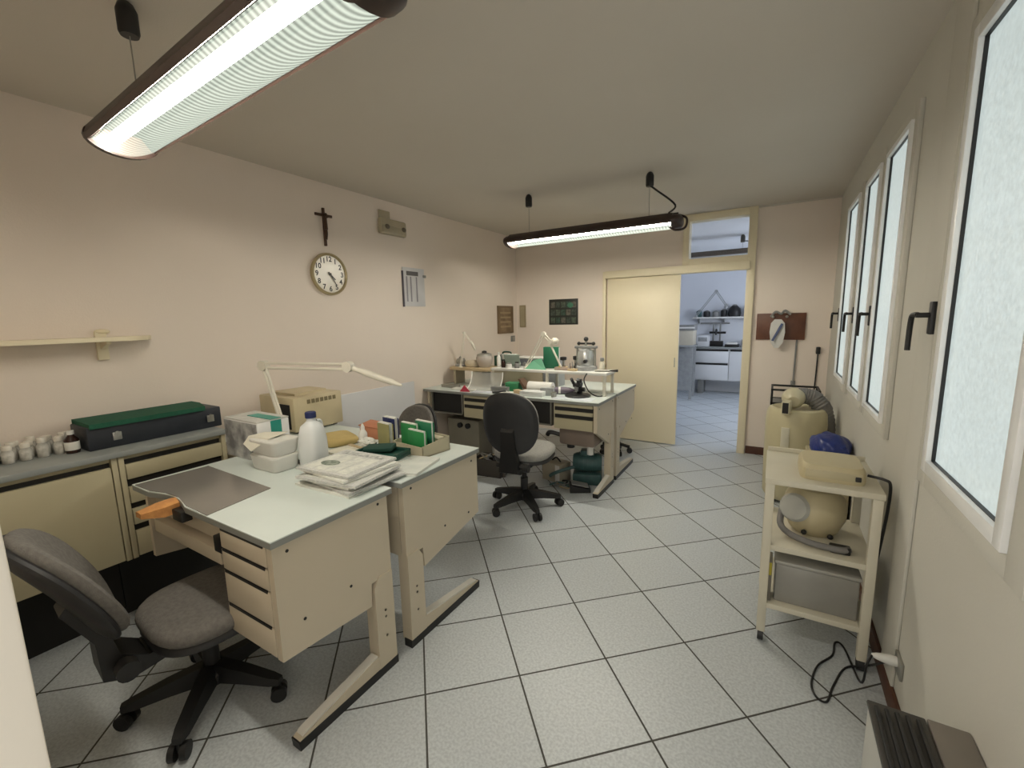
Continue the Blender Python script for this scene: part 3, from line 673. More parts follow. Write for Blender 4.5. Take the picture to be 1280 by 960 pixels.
MB().box(-.15, .15, -.11, .11, 0, .022, .001).build('pages', PAPER, t); MB().box(-.151, .151, -.111, .111, .022, .0235).build('cover', mat('magazine_cover', (.60, .64, .60), .5, (.42, .46, .43), 14), t)
t = thing('green_tray', 'dark green box tray lying between newspapers and green files', 'tray', (-1.68, 1.485, ZT+.0235), math.radians(8))
MB().box(-.125, .125, -.085, .085, 0, .020, .004).build('base', DGREEN, t)
mb = MB(); mb.box(-.125, .125, -.085, -.075, .02, .034, .002); mb.box(-.125, .125, .075, .085, .02, .034, .002); mb.box(-.125, -.115, -.075, .075, .02, .034, .002); mb.box(.115, .125, -.075, .075, .02, .034, .002); mb.build('rim', DGREEN, t)
MB().obox((-.02, .02, .04), (.15, .08, .02), (.08, -.05, .3), .004).build('green_pouch', mat('deep_green_pouch', (.008, .05, .035), .7), t)

# file rack with folders
t = thing('file_rack', 'beige file tray on the second desk holding the green folders', 'rack', (-1.625, 1.725, ZT), math.radians(-8))
mb = MB(); mb.box(-.125, .125, -.095, .095, 0, .008); mb.prism([(-.125, -.095, 0), (.125, -.095, 0), (.125, -.095, .055), (-.125, -.095, .055)], (0, .006, 0)); mb.prism([(.119, -.095, 0), (.119, .095, 0), (.119, .095, .08), (.119, -.095, .06)], (.006, 0, 0)); mb.prism([(-.125, -.095, 0), (-.125, .095, 0), (-.125, .095, .08), (-.125, -.095, .055)], (.006, 0, 0)); mb.prism([(-.125, .089, 0), (.125, .089, 0), (.125, .089, .08), (-.125, .089, .08)], (0, .006, 0))
mb.build('tray', TAN2 if 'TAN2' in globals() else mat('rack_beige', (.50, .45, .32), .6), t)
def folder(label, loc, rz, m_, w_=.15, h=.16, th=.022, tilt=0.0):
    t = thing('folder', label, 'folder', loc, rz, 'upright folders on the second desk'); t.rotation_euler = (tilt, 0, rz)
    mb = MB(); mb.box(-w_/2, w_/2, -th/2, -th/2+.003, 0, h, .001); mb.box(-w_/2, w_/2, th/2-.003, th/2, 0, h, .001); mb.box(-w_/2, -w_/2+.003, -th/2, th/2, 0, h, .001); mb.build('cover', m_, t)
    MB().box(-w_/2+.003, w_/2-.008, -th/2+.003, th/2-.003, .004, h+.005).build('pages', PAPER, t)
    return t
a18 = math.radians(-8)
def rk(x, y): return (-1.625+x*math.cos(a18)-y*math.sin(a18), 1.725+x*math.sin(a18)+y*math.cos(a18), ZT+.009)
folder('bright green folder at the front of the file tray, lowest of the three', rk(.052, -.066), a18, GREEN, .132, .122)
folder('bright green folder in the file tray, shifted left of the front one', rk(-.045, -.036), a18, GREEN, .132, .142)
folder('tall green folder at the back of the file tray', rk(.045, -.008), a18, mat('teal_green_card', (.02, .17, .08), .5), .132, .160)
folder('olive folder with dark spine standing left of the green folders', (-1.832, 1.665, ZT), math.radians(-8), OLIVE, .108, .142, .03)
folder('navy edged folder leaning behind the olive folder', (-1.835, 1.71, ZT), math.radians(-8), NAVY, .108, .165, .03)
t = thing('card_bundle', 'low bundle of beige cards at the right end of the file tray', 'cards', (*rk(.03, .05)[:2], ZT+.009), math.radians(-8))
MB().box(-.08, .08, -.03, .035, 0, .055, .003).build('cards', TAN, t)
MB().obox((.02, 0, .062), (.10, .05, .012), (0, .05, .1), .003).build('loose_card', mat('cream_sheets', (.68, .62, .46), .8), t)

t = thing('terracotta_box', 'terracotta coloured card box lying at the back of the second desk', 'box', (-2.06, 1.80, ZT), math.radians(6))
MB().box(-.085, .085, -.05, .05, 0, .075, .004).build('box', ORANGE, t); MB().obox((0, 0, .08), (.18, .11, .006), (.1, .06, 0), .002).build('lid', mat('terracotta_lid', (.50, .20, .11), .7), t)
t = thing('envelope', 'yellow brown padded envelope lying behind the jug on the second desk', 'envelope', (-2.19, 1.62, ZT), math.radians(-20))
MB().pad(.26, .19, .04, .004, 5, 0, Matrix.Translation((0, 0, .02))).build('envelope', mat('kraft_yellow', (.55, .42, .17), .7, (.48, .36, .14), 12), t)
t = thing('glue_bottle', 'small white bottle standing before the terracotta box', 'bottle', (-2.02, 1.665, ZT))
MB().lathe([(.022, 0), (.024, .004), (.024, .065), (.012, .085)], n=16).build('bottle', WHITE, t); MB().lathe([(.012, .084), (.012, .10), (.005, .118), (.003, .12)], n=12).build('nozzle', WHITE, t)
rnd = random.Random(3)
def crumple(label, loc, r, m_, sc=(1.3, 1, .6), group=None):
    mb = MB(); g = bmesh.ops.create_icosphere(mb.bm, subdivisions=3, radius=r)
    for v in g['verts']:
        k = 1+.28*math.sin(19*v.co.x/r+3*v.co.y/r)*math.cos(7*v.co.z/r+2*v.co.x/r)+rnd.uniform(-.12, .12)
        v.co = Vector((v.co.x*k*sc[0], v.co.y*k*sc[1], v.co.z*k*sc[2]))
    zmin = min(v.co.z for v in mb.bm.verts)
    for v in mb.bm.verts: v.co.z -= zmin
    o = mb.build('crumpled_tissue', m_, None, False); o.location = loc
    return tag(o, label, 'tissue', group)
crumple('crumpled white tissue on the desk before the terracotta box', (-1.93, 1.62, ZT), .042, PAPER)
crumple('crumpled peach tissue beside the olive folder', (-1.87, 1.73, ZT), .038, mat('peach_paper', (.70, .50, .36), .8))
crumple('small crumpled white tissue just right of the jug', (-1.80, 1.44, ZT), .034, PAPER)
t = thing('notepad', 'cream notepad lying flat right of the jug', 'notepad', (-1.94, 1.50, ZT), math.radians(-8))
MB().box(-.11, .11, -.075, .075, 0, .014, .001).build('pages', mat('cream_paper', (.72, .69, .58), .8), t); MB().box(-.11, .11, .055, .077, .0141, .018).build('binding', TAN, t)

t = thing('bench_oven', 'beige box oven with vents and a dark opening on the second desk', 'oven', (-2.76, 1.78, ZT))
mb = MB(); mb.box(-.19, .19, -.18, .18, .012, .235, .008); mb.build('body', MACHB if 'MACHB' in globals() else mat('oven_beige', (.60, .51, .33), .5), t)
MB().prism([(-.15, -.12, .234), (.12, -.12, .234), (.08, .14, .234), (-.12, .14, .234)], (0, 0, .016)).build('top_cover', mat('oven_beige', (.60, .51, .33), .5), t)
MB().box(.0, .15, -.184, -.178, .03, .19, .002).build('opening', DARK, t)
for k in range(7): MB().box(.188, .1915, -.085+.032*k, -.062+.032*k, .185, .212).build('vent_slot', mat('vent_shadow', (.22, .18, .10), .7), t)
for sx in (-1, 1):
    for sy in (-1, 1): MB().cyl((.15*sx, .14*sy, 0), (.15*sx, .14*sy, .014), .015, n=10).build('foot', BLACK, t)

def arm_lamp(name, label, base, elbow, head, tip, r=.011, head_r=.03, m_=None, double=True, group='jointed work lamps'):
    m_ = m_ or OFFW; b = Vector(base)
    t = thing(name, label, 'lamp', base, 0, group); E_, H_, T_ = Vector(elbow)-b, Vector(head)-b, Vector(tip)-b
    MB().lathe([(.001, 0), (r*3.2, 0), (r*3.2, r), (r*1.8, r*2), (r*1.3, r*4), (.001, r*4)], n=18).build('clamp_base', m_, t)
    def arm(nm, a, c):
        d = (c-a).normalized(); side = d.cross(Vector((0, 0, 1)) if abs(d.z) < .9 else Vector((1, 0, 0))).normalized(); up = side.cross(d)
        mb = MB()
        for q in ((-1, 1) if double else (0,)): mb.cyl(tuple(a+up*r*1.1*q), tuple(c+up*r*1.1*q), r*.62 if double else r, n=8)
        mb.build(nm, m_, t)
    arm('lower_arm', Vector((0, 0, r*2)), E_); arm('upper_arm', E_, H_)
    d = (H_-E_).normalized(); side = d.cross(Vector((0, 0, 1))).normalized()
    for p in (E_, H_): MB().cyl(tuple(p-side*r*1.5), tuple(p+side*r*1.5), r*2.3, n=18).build('joint', m_, t)
    dt = (T_-H_); mb = MB(); mb.tube_raw([H_, H_+dt*.18, H_+dt*.35, H_+dt*.8, T_], [r*1.2, head_r*.7, head_r, head_r*.85, head_r*.3], 16)
    mb.build('lamp_head', m_, t)
    return t
arm_lamp('desk_lamp', 'off white jointed work lamp arching over the white jug on the front desks', (-2.42, 1.45, ZT), (-2.585, 1.45, 1.283), (-2.02, 1.60, 1.282), (-1.74, 1.72, 1.175), r=.013, head_r=.020)

# ------------------------------------------------------------------ on and around the long workbench
ZB = .83
t = thing('raised_shelf', 'tan raised shelf with rounded end at the left of the long workbench', 'shelf', (-2.75, 3.80, ZB))
MB().rings([[(x, y, z) for x, y in [(.28, -.15), (.28, .16), (-.22, .16)]+[(-.20-.07*math.cos(a), .0+.15*math.sin(a)) for a in [PI/2-PI*k/10 for k in range(11)]]] for z in (.165, .19)]).build('board', TAN, t)
for x0_, x1_ in ((-.24, -.21), (.02, .14)): MB().box(x0_, x1_, -.06, .10, 0, .165).build('support', mat('shelf_support', (.42, .37, .27), .6), t)
t = thing('raised_shelf', 'white raised shelf on posts at the right of the long workbench', 'shelf', (-1.80, 3.75, ZB))
MB().box(-.62, .58, -.13, .14, .185, .21, .003).build('board', WHITE, t)
for x in (-.60, 0, .555):
    for y in (-.11, .11): MB().box(x-.012, x+.012, y-.012, y+.012, 0, .185, .002).build('post', OFFW, t)
MB().box(-.60, -.05, -.115, -.095, .06, .185).build('back_board', mat('shelf_support', (.42, .37, .27), .6), t)
ZS1, ZS2 = ZB+.19, ZB+.21
def lathe_thing(name, label, cat, loc, parts, group=None):
    t = thing(name, label, cat, loc, 0, group)
    for nm, prof, m_ in parts: MB().lathe(prof, n=20).build(nm, m_, t)
    return t
lathe_thing('articulator', 'small grey round machine at the left end of the tan shelf', 'machine', (-2.93, 3.80, ZS1), [('base', [(.001, 0), (.065, 0), (.065, .02), (.05, .03), (.001, .03)], GREYM), ('dome', [(.05, .03), (.055, .06), (.04, .085), (.001, .09)], DULL), ('knob', [(.015, .088), (.02, .10), (.001, .11)], GREYP)])
t = thing('plaster_model', 'cream plaster block on the tan shelf beside the grey round machine', 'model', (-2.78, 3.80, ZS1))
MB().pad(.16, .11, .06, .012, 2.6, 0, Matrix.Translation((0, 0, .03))).build('model', mat('plaster', (.66, .58, .44), .8, bump=.4, bscale=40), t)
lathe_thing('plaster_mixer', 'grey white round mixer bowl with dark top in the middle of the tan shelf', 'mixer', (-2.63, 3.82, ZS1), [('bowl', [(.001, 0), (.06, 0), (.085, .05), (.09, .10), (.08, .12), (.001, .12)], mat('mixer_body', (.50, .45, .40), .4)), ('rim', [(.08, .12), (.075, .14), (.03, .15), (.001, .15)], DULL), ('dark_lid', [(.028, .15), (.025, .17), (.001, .175)], BLACK)])
lathe_thing('spray_bottle', 'slim white bottle standing right of the mixer bowl', 'bottle', (-2.50, 3.90, ZS1), [('bottle', [(.001, 0), (.022, 0), (.022, .10), (.010, .125)], WHITE), ('cap', [(.010, .125), (.012, .15), (.001, .155)], WHITE)])
t = thing('green_case', 'dark green case with handle behind the long workbench clutter', 'case', (-2.47, 4.02, ZB))
MB().box(-.13, .13, -.06, .06, 0, .30, .006).build('case', mat('green_case_plastic', (.03, .09, .055), .5), t); MB().tube([(-.05, 0, .30), (-.045, 0, .335), (.045, 0, .335), (.05, 0, .30)], .008, 8).build('handle', DGREEN, t)
t = thing('document_stack', 'slanting grey and white papers leaning against the green case', 'papers', (-2.30, 3.82, ZS2), math.radians(12))
for k in range(4): MB().obox((-.02+.02*k, .0-.025*k, .068), (.16, .006, .14), (.5, 0, .0), .001).build('sheet', (GREYM, PAPER, WHITE, mat('pale_green_sheet', (.36, .44, .38), .7))[k], t)
t = thing('control_unit', 'grey instrument unit with many small knobs on the workbench back', 'machine', (-2.12, 4.05, ZB))
MB().box(-.20, .28, -.09, .09, 0, .28, .008).build('cabinet', mat('unit_grey', (.42, .43, .44), .5), t)
MB().box(-.19, .27, -.094, -.088, .18, .27, .002).build('dark_panel', mat('unit_dark', (.12, .13, .15), .5), t)
for k in range(7): MB().cyl((-.16+.065*k, -.09, .225), (-.16+.065*k, -.115, .225), .018, n=12).build('knob', GREYP if k % 2 else WHITE, t)
MB().box(-.22, .30, -.10, .10, .28, .292, .003).build('top_plate', WHITE, t)
SMALL = [(-2.32, 3.70, 'small brown dropper bottle', .022, .08, 'brown'), (-2.24, 3.68, 'small white jar', .028, .05, 'white'), (-2.16, 3.70, 'small dark jar', .024, .06, 'dark')]
for x, y, lb, r, h, c in SMALL:
    lathe_thing('small_jar', lb+' at the left end of the white raised shelf', 'jar', (x, y, ZS2), [('jar', [(.001, 0), (r, 0), (r, h*.75), (r*.7, h*.85)], {'brown': mat('brown_glass', (.03, .012, .008), .12), 'white': WHITE, 'dark': GREYP}[c]), ('lid', [(r*.8, h*.82), (r*.8, h), (.001, h)], {'brown': BLACK, 'white': DULL, 'dark': BLACK}[c])], 'small jars on the white raised shelf')
for x, y, rz_, a, b, c, m_, lb in ((-2.23, 3.50, .3, .09, .07, .05, 'GREYP', 'small dark grey tool box on the workbench before the white shelf'), (-1.98, 3.44, -.4, .07, .05, .04, 'TAN', 'small tan card box on the workbench behind the dark chair back'), (-1.73, 3.50, .2, .06, .06, .07, 'GREYM', 'small grey apparatus on the workbench left of the microscope'), (-2.62, 3.46, .1, .14, .10, .015, 'PAPER', 'flat white tray at the left end of the workbench'), (-2.86, 3.52, -.1, .10, .08, .03, 'DULL', 'low metal tin at the left end of the workbench')):
    t = thing('small_box', lb, 'box', (x, y, ZB), rz_)
    MB().box(-a, a, -b/2, b/2, 0, c*.8, .003).build('box', globals()[m_], t); MB().box(-a-.002, a+.002, -b/2-.002, b/2+.002, c*.8, c, .002).build('lid', globals()[m_], t)
t = thing('tool_stand', 'block of small burs and brushes at the front of the white raised shelf', 'stand', (-1.56, 3.68, ZS2))
MB().box(-.045, .045, -.02, .02, 0, .022, .003).build('block', TAN, t)
for k in range(6): MB().cyl((-.036+.0145*k, .006*(-1)**k, .02), (-.038+.0155*k, .006*(-1)**k, .06+.012*(k % 3)), .003, n=6).build('bur', (STEEL, BLACK, GREYP)[k % 3], t)
t = thing('hanging_cable', 'dark cable drooping from the white raised shelf to the workbench', 'cable', (-1.30, 3.60, ZB))
MB().tube([(-.10, .02, .20), (-.11, -.02, .14), (-.06, -.03, .05), (.0, .0, .008), (.05, .04, .008)], .006, 8).build('cable', BLACK, t)
arm_lamp('work_lamp', 'faint white jointed lamp standing on the tan shelf against the left wall', (-2.86, 3.70, ZS1), (-2.84, 3.76, 1.38), (-2.80, 3.83, 1.28), (-2.76, 3.85, 1.19), r=.007, head_r=.016)
arm_lamp('work_lamp', 'white jointed lamp with raised elbow in front of the green folder', (-2.05, 3.70, ZS2), (-1.875, 3.72, 1.372), (-1.80, 3.72, 1.30), (-1.73, 3.75, 1.31), r=.010, head_r=.035)
t = thing('lamp_stay', 'slanting white rod beside the green folder on the white shelf', 'rod', (-1.69, 3.73, ZS2))
MB().cyl((0, 0, .01), (-.13, -.01, .27), .010, n=8).build('rod', OFFW, t); MB().lathe([(.001, 0), (.03, 0), (.03, .012), (.001, .012)], n=16).build('foot', OFFW, t)
t = thing('folder', 'upright green folder on the white raised shelf of the workbench', 'folder', (-1.84, 3.82, ZS2), math.radians(15), 'green things on the workbench')
MB().box(-.075, .075, -.03, .03, 0, .205, .002).build('cover', mat('bench_green', (.015, .17, .085), .5), t); MB().box(-.07, .076, -.025, .025, .004, .20).build('pages', PAPER, t)
t = thing('green_wedge', 'pale green triangular card lying before the green folder', 'card', (-1.93, 3.70, ZS2))
MB().prism([(-.12, -.04, 0), (.10, -.04, 0), (.02, .02, .10), (-.06, .02, .08)], (0, .02, 0)).build('card', mat('pale_green_card', (.14, .38, .24), .6), t)
for i, (x, y, r, h, lb) in enumerate(((-1.72, 3.83, .035, .11, 'tall dark burner on the white shelf beside the green folder'), (-1.60, 3.84, .025, .12, 'small dark stand on the white shelf left of the press'))):
    lathe_thing('burner', lb, 'burner', (x, y, ZS2), [('base', [(.001, 0), (r*1.2, 0), (r*1.1, .02), (.01, .03)], BLACK), ('stem', [(.010, .03), (.010, h*.7)], DULL), ('head', [(.012, h*.7), (r*.9, h*.75), (r*.9, h), (.001, h+.005)], BLACK)])
t = thing('parts_tray', 'low tan tray on the white shelf before the dark burners', 'tray', (-1.66, 3.72, ZS2))
mb = MB(); mb.box(-.08, .08, -.05, .05, 0, .006); mb.box(-.08, .08, -.05, -.045, 0, .03); mb.box(-.08, .08, .045, .05, 0, .03); mb.box(-.08, -.075, -.05, .05, 0, .03); mb.box(.075, .08, -.05, .05, 0, .03); mb.build('tray', mat('tray_pink_tan', (.48, .37, .30), .6), t)
for k in range(4): MB().ball((-.05+.033*k, .01*(-1)**k, .02), .015).build('model_piece', (YELLOW, DULL, TAN, GREYP)[k], t)
t = thing('steel_press', 'steel press with dark hand wheel on the white shelf, tallest on the workbench', 'press', (-1.47, 3.78, ZS2))
MB().lathe([(.001, 0), (.10, 0), (.10, .035), (.085, .045), (.001, .045)], n=28).build('base', GREYM, t)
MB().lathe([(.075, .045), (.082, .07), (.082, .15), (.070, .185), (.03, .20), (.001, .20)], n=28).build('vessel', mat('press_steel', (.60, .62, .62), .25, metal=.7), t)
for s in (-1, 1): MB().cyl((.085*s, 0, .04), (.085*s, 0, .215), .010, n=10).build('column', DULL, t)
MB().box(-.105, .105, -.025, .025, .20, .225, .006).build('crossbar', GREYP, t)
MB().cyl((0, 0, .22), (0, 0, .265), .012, n=10).build('spindle', DULL, t)
mb = MB(); mb.cyl((-.065, 0, .245), (.065, 0, .245), .009, n=8); mb.ball((-.07, 0, .245), .017); mb.ball((.07, 0, .245), .017); mb.build('hand_wheel', BLACK, t)
MB().ball((0, 0, .285), .022).build('knob', BLACK, t); MB().cyl((.03, -.075, .09), (.03, -.11, .09), .016, n=12).build('valve', BLACK, t)
lathe_thing('dropper_bottle', 'small cream bottle with grey cap right of the steel press', 'bottle', (-1.31, 3.76, ZS2), [('bottle', [(.001, 0), (.024, 0), (.024, .07), (.012, .09)], mat('cream_bottle', (.66, .62, .50), .4)), ('cap', [(.012, .09), (.018, .095), (.016, .12), (.001, .122)], GREYP)])
t = thing('hand_tool', 'dark hand tool lying across the right end of the white shelf', 'tool', (-1.27, 3.70, ZS2), .2)
MB().cyl((-.08, 0, .012), (.05, 0, .012), .011, n=10).build('handle', DULL, t); MB().cyl((.05, 0, .012), (.12, .01, .012), .005, .012, n=8).build('tip', BLACK, t)

t = thing('dust_shield', 'clear curved plastic shield standing on the workbench at the left', 'shield', (-2.42, 3.52, ZB), math.radians(8))
mb = MB(); mb.rings([[(x, -.13+.17*math.sin(a), .17*(1-math.cos(a))+.002) for a in [PI/2*k/8 for k in range(9)]] for x in (-.17, .17)], closed=False); mb.build('curved_sheet', mat('clear_sheet', (.66, .66, .62), .15, alpha=.42), t)
for x in (-.17, .17): MB().tube([(x, -.13+.17*math.sin(a), .17*(1-math.cos(a))+.006) for a in [PI/2*k/6 for k in range(7)]], .006, 8, 3).build('rim', WHITE, t)
MB().prism([(-.21, -.15, 0), (-.10, -.15, 0), (-.17, -.13, .06)], (0, .012, 0)).build('red_corner', RED, t)
def flat(name, label, cat, loc, rz, w_, d, h, m_, m2=None):
    t = thing(name, label, cat, loc, rz)
    MB().box(-w_/2, w_/2, -d/2, d/2, 0, h, min(.003, h*.3)).build('pages', m_, t)
    if m2: MB().box(-w_/2+.01, w_/2-.01, -d/2+.01, d/2-.01, h, h+.001).build('print', m2, t)
    return t
flat('paper_sheets', 'white sheets lying before the clear shield', 'papers', (-2.38, 3.40, ZB), .2, .20, .11, .006, mat('bluish_paper', (.66, .68, .74), .8))
flat('paper_sheets', 'white sheets lying on the workbench behind the dark chair back', 'papers', (-2.05, 3.45, ZB), -.15, .26, .17, .008, PAPER)
flat('wrapped_pack', 'white wrapped pack lying on the workbench right of the dark chair back', 'pack', (-1.84, 3.43, ZB), .1, .22, .12, .045, mat('white_wrap', (.74, .75, .73), .4, bump=.4, bscale=30))
t = thing('paper_roll', 'white paper roll lying under the white shelf', 'roll', (-1.83, 3.565, ZB), .05)
mb = MB(); mb.lathe([(.02, -.12), (.055, -.12), (.055, .12), (.02, .12)], (0, 0, .055), 24, R_Y); mb.build('roll', WHITE, t)
MB().lathe([(.019, -.122), (.012, -.122), (.012, .122), (.019, .122)], (0, 0, .055), 16, R_Y).build('core', TAN, t)
t = thing('green_box', 'small green box on the workbench just above the dark chair back', 'box', (-2.12, 3.565, ZB), .1)
MB().box(-.07, .07, -.05, .05, 0, .085, .003).build('box', mat('bench_green_box', (.02, .21, .08), .5), t); MB().box(-.072, .072, -.052, .052, .07, .088, .002).build('lid', mat('bench_green_lid', (.05, .26, .12), .5), t)
t = thing('wedge_support', 'brown slanting board leaning right of the green box', 'board', (-1.99, 3.52, ZB))
MB().prism([(-.06, 0, .13), (-.04, 0, .13), (.06, 0, .0), (.02, 0, 0)], (0, .09, 0)).build('board', mat('brown_board', (.15, .09, .06), .6), t)
t = thing('handpiece', 'purple grey motor handpiece lying by the paper roll', 'tool', (-1.62, 3.62, ZB), .4)
mb = MB(); mb.lathe([(.001, -.09), (.03, -.085), (.034, -.02), (.028, .05), (.012, .09), (.008, .13), (.001, .132)], (0, 0, .034), 16, R_Y); mb.build('body', mat('purple_grey', (.16, .13, .17), .5), t)
MB().lathe([(.035, -.05), (.037, -.05), (.037, -.03), (.035, -.03)], (0, 0, .034), 16, R_Y).build('ring', WHITE, t)
t = thing('microscope', 'black bench microscope on a round base at the right of the workbench', 'microscope', (-1.46, 3.56, ZB))
MB().lathe([(.001, 0), (.11, 0), (.115, .012), (.10, .022), (.001, .024)], n=28).build('base', BLACK, t)
mb = MB(); mb.box(-.02, .02, .02, .06, .02, .15, .006); mb.box(-.03, .03, -.05, .05, .09, .12, .006); mb.build('stand', BLACK, t)
for s in (-1, 1): MB().cyl((.022*s, -.03, .11), (.03*s, -.075, .165), .014, n=12).build('eyepiece', BLACK, t)
MB().cyl((0, -.03, .095), (0, -.03, .05), .020, .014, n=14).build('objective', GREYP, t); MB().cyl((.02, .04, .06), (.05, .04, .06), .018, n=14).build('focus_knob', BLACK, t)
flat('cutting_mat', 'white working sheet under the black microscope', 'sheet', (-1.45, 3.44, ZB), 0, .36, .16, .003, mat('bluish_sheet', (.66, .70, .74), .6))
lathe_thing('small_cup', 'small grey cup left of the black microscope', 'cup', (-1.64, 3.44, ZB), [('cup', [(.001, 0), (.022, 0), (.028, .045), (.024, .045), (.02, .006), (.001, .006)], DULL)])
t = thing('dark_pen', 'dark pen holder lying beside the clear shield', 'pen', (-2.20, 3.43, ZB), .9)
MB().cyl((-.07, 0, .014), (.06, 0, .014), .014, n=12).build('body', BLACK, t); MB().cyl((.06, 0, .014), (.085, 0, .014), .010, .002, n=10).build('tip', STEEL, t)

# under the workbench
t = thing('suction_unit', 'brown suction unit mounted under the right end of the workbench', 'machine', (-1.435, 3.60, .40))
MB().box(-.17, .17, -.14, .14, 0, .165, .03).build('housing', mat('brown_unit', (.24, .185, .15), .5), t); MB().cyl((-.10, -.02, 0), (-.10, -.02, -.05), .035, n=16).build('outlet', BLACK, t)
MB().cyl((.09, -.03, 0), (.09, -.03, -.09), .028, n=16).build('pipe', WHITE, t)
MB().tube([(-.17, -.08, .07), (-.27, -.10, .09), (-.30, -.10, .06)], .02, 8).build('bracket', BLACK, t)
t = thing('floor_motor', 'dark teal motor with hoses standing on the floor under the workbench', 'machine', (-1.42, 3.70, 0), .3)
mb = MB(); mb.lathe([(.001, -.13), (.07, -.13), (.085, -.10), (.085, .10), (.07, .13), (.001, .13)], (0, 0, .19), 24, R_Y); mb.build('motor', TEAL, t)
MB().box(-.13, .13, -.10, .10, 0, .10, .012).build('base', TEAL, t); MB().box(-.06, .06, -.05, .05, .26, .31, .008).build('terminal_box', TEAL, t)
for k in range(5): MB().lathe([(.086, -.08+.04*k), (.090, -.08+.04*k), (.090, -.072+.04*k), (.086, -.072+.04*k)], (0, 0, .19), 20, R_Y).build('fin', TEAL, t)
MB().tube([(-.10, -.05, .16), (-.26, -.12, .12), (-.34, -.05, .05), (-.22, .08, .03)], .016, 8).build('hose', mat('teal_hose', (.08, .15, .15), .5), t)
t = thing('floor_transformer', 'beige metal box with a white strip on the floor behind the chair', 'box', (-1.70, 3.62, 0), -.25)
MB().box(-.11, .11, -.08, .08, 0, .18, .006).build('box', mat('transformer_beige', (.42, .37, .28), .5), t); MB().box(.05, .10, -.083, -.079, .01, .17).build('white_strip', WHITE, t); MB().box(-.16, -.11, -.03, .03, .05, .12, .008).build('plug', BLACK, t); MB().tube([(-.05, 0, .18), (0, 0, .215), (.05, 0, .18)], .007, 8).build('handle', BLACK, t)
t = thing('tube_cables', 'grey and black cables lying in a tangle by the teal motor', 'cables', (-1.55, 3.50, 0))
for k in range(4):
    r2 = random.Random(k+5); MB().tube([(-.12+.08*i+r2.uniform(-.04, .04), r2.uniform(-.09, .09), .012+.025*(i % 2)*r2.random()) for i in range(5)], .009, 8).build('cable', (BLACK, GREYP, mat('teal_hose', (.08, .15, .15)), mat('tan_cable', (.35, .28, .18)))[k], t)
t = thing('foot_pedal', 'black foot pedal on the floor at the workbench foot', 'pedal', (-1.40, 3.46, 0), .5)
MB().prism([(-.09, -.06, 0), (.09, -.06, 0), (.09, -.06, .03), (-.09, -.06, .07)], (0, .12, 0)).build('body', BLACK, t); MB().obox((0, 0, .062), (.15, .10, .012), (0, .21, 0), .004).build('tread', GREYP, t)
t = thing('tool_cabinet', 'olive grey cabinet with two black knobs in the dark under the workbench', 'cabinet', (-2.72, 3.64, 0))
MB().box(-.20, .20, -.12, .12, 0, .50, .006).build('cabinet', mat('olive_grey_cabinet', (.24, .22, .17), .6), t)  # plain olive grey body colour
for x in (-.03, .07): MB().cyl((x, -.12, .44), (x, -.145, .44), .028, n=16).build('knob', BLACK, t)
t = thing('floor_stool', 'low grey wooden stool in the dark under the workbench', 'stool', (-2.17, 3.58, 0))
MB().lathe([(.001, .30), (.15, .30), (.155, .315), (.15, .33), (.001, .33)], n=26).build('seat', mat('stool_grey', (.30, .28, .24), .6), t)
for k in range(3): a = 2*PI*k/3+.5; MB().cyl((.10*math.cos(a), .10*math.sin(a), .30), (.15*math.cos(a), .15*math.sin(a), 0), .014, n=10).build('leg', mat('stool_leg', (.16, .14, .12), .5), t)
t = thing('tool_crate', 'dark crate of cables on the floor under the workbench left of the chair', 'crate', (-2.34, 3.47, 0), .1)
mb = MB(); mb.box(-.15, .15, -.11, .11, 0, .01); mb.box(-.15, .15, -.11, -.10, 0, .17); mb.box(-.15, .15, .10, .11, 0, .17); mb.box(-.15, -.14, -.11, .11, 0, .17); mb.box(.14, .15, -.11, .11, 0, .17); mb.build('crate', mat('dark_crate', (.07, .06, .05), .6), t)
for k in range(5): r2 = random.Random(k); MB().tube([(r2.uniform(-.12, .12), r2.uniform(-.08, .08), .10+.05*i) if i < 3 else (r2.uniform(-.12, .12), r2.uniform(-.08, .08), .12) for i in range(5)], .009, 8).build('cable', (GREYM, BLACK, TAN, GREYP, DULL)[k], t)

# ------------------------------------------------------------------ trolley by the window wall
t = thing('trolley', 'off white three tier trolley on castors by the window wall', 'trolley', (.215, 2.40, 0))
HX, Y0, Y1 = .205, -.23, .24
for z, nm in ((.775, 'top_shelf'), (.462, 'middle_shelf'), (.175, 'bottom_shelf')):
    MB().box(-HX+(.004 if z < .7 else -.004), HX-(.004 if z < .7 else -.004), Y0+(.003 if z < .7 else -.003), Y1-.003, z, z+.026, .003).build(nm, TROLLEY, t)
for sx in (-1, 1):
    for yy in (Y0, Y1-.035): MB().box(sx*HX-(.0 if sx < 0 else .035), sx*HX+(.035 if sx < 0 else 0), yy, yy+.035, .05, .775, .003).build('leg', TROLLEY, t)
mb = MB(); mb.box(-HX, HX, Y1-.010, Y1+.006, .79, .822, .003); mb.build('raised_rim', TROLLEY, t)
for sx in (-1, 1):
    for yy in (Y0+.02, Y1-.02):
        mb = MB(); mb.cyl((sx*(HX-.018)-.012, yy, .029), (sx*(HX-.018)+.012, yy, .029), .029, n=16); mb.cyl((sx*(HX-.018), yy, .03), (sx*(HX-.018), yy, .055), .012, n=10); mb.build('castor', BLACK, t)
t = thing('machine_cover', 'beige rounded machine cover on top of the trolley', 'machine', (.255, 2.36, .801))
MB().rings([sq(.235, .26, 0, 6), sq(.24, .265, .01, 6), sq(.235, .26, .05, 6), sq(.215, .235, .068, 5), sq(.15, .16, .074, 4)]).build('cover', MACH, t)
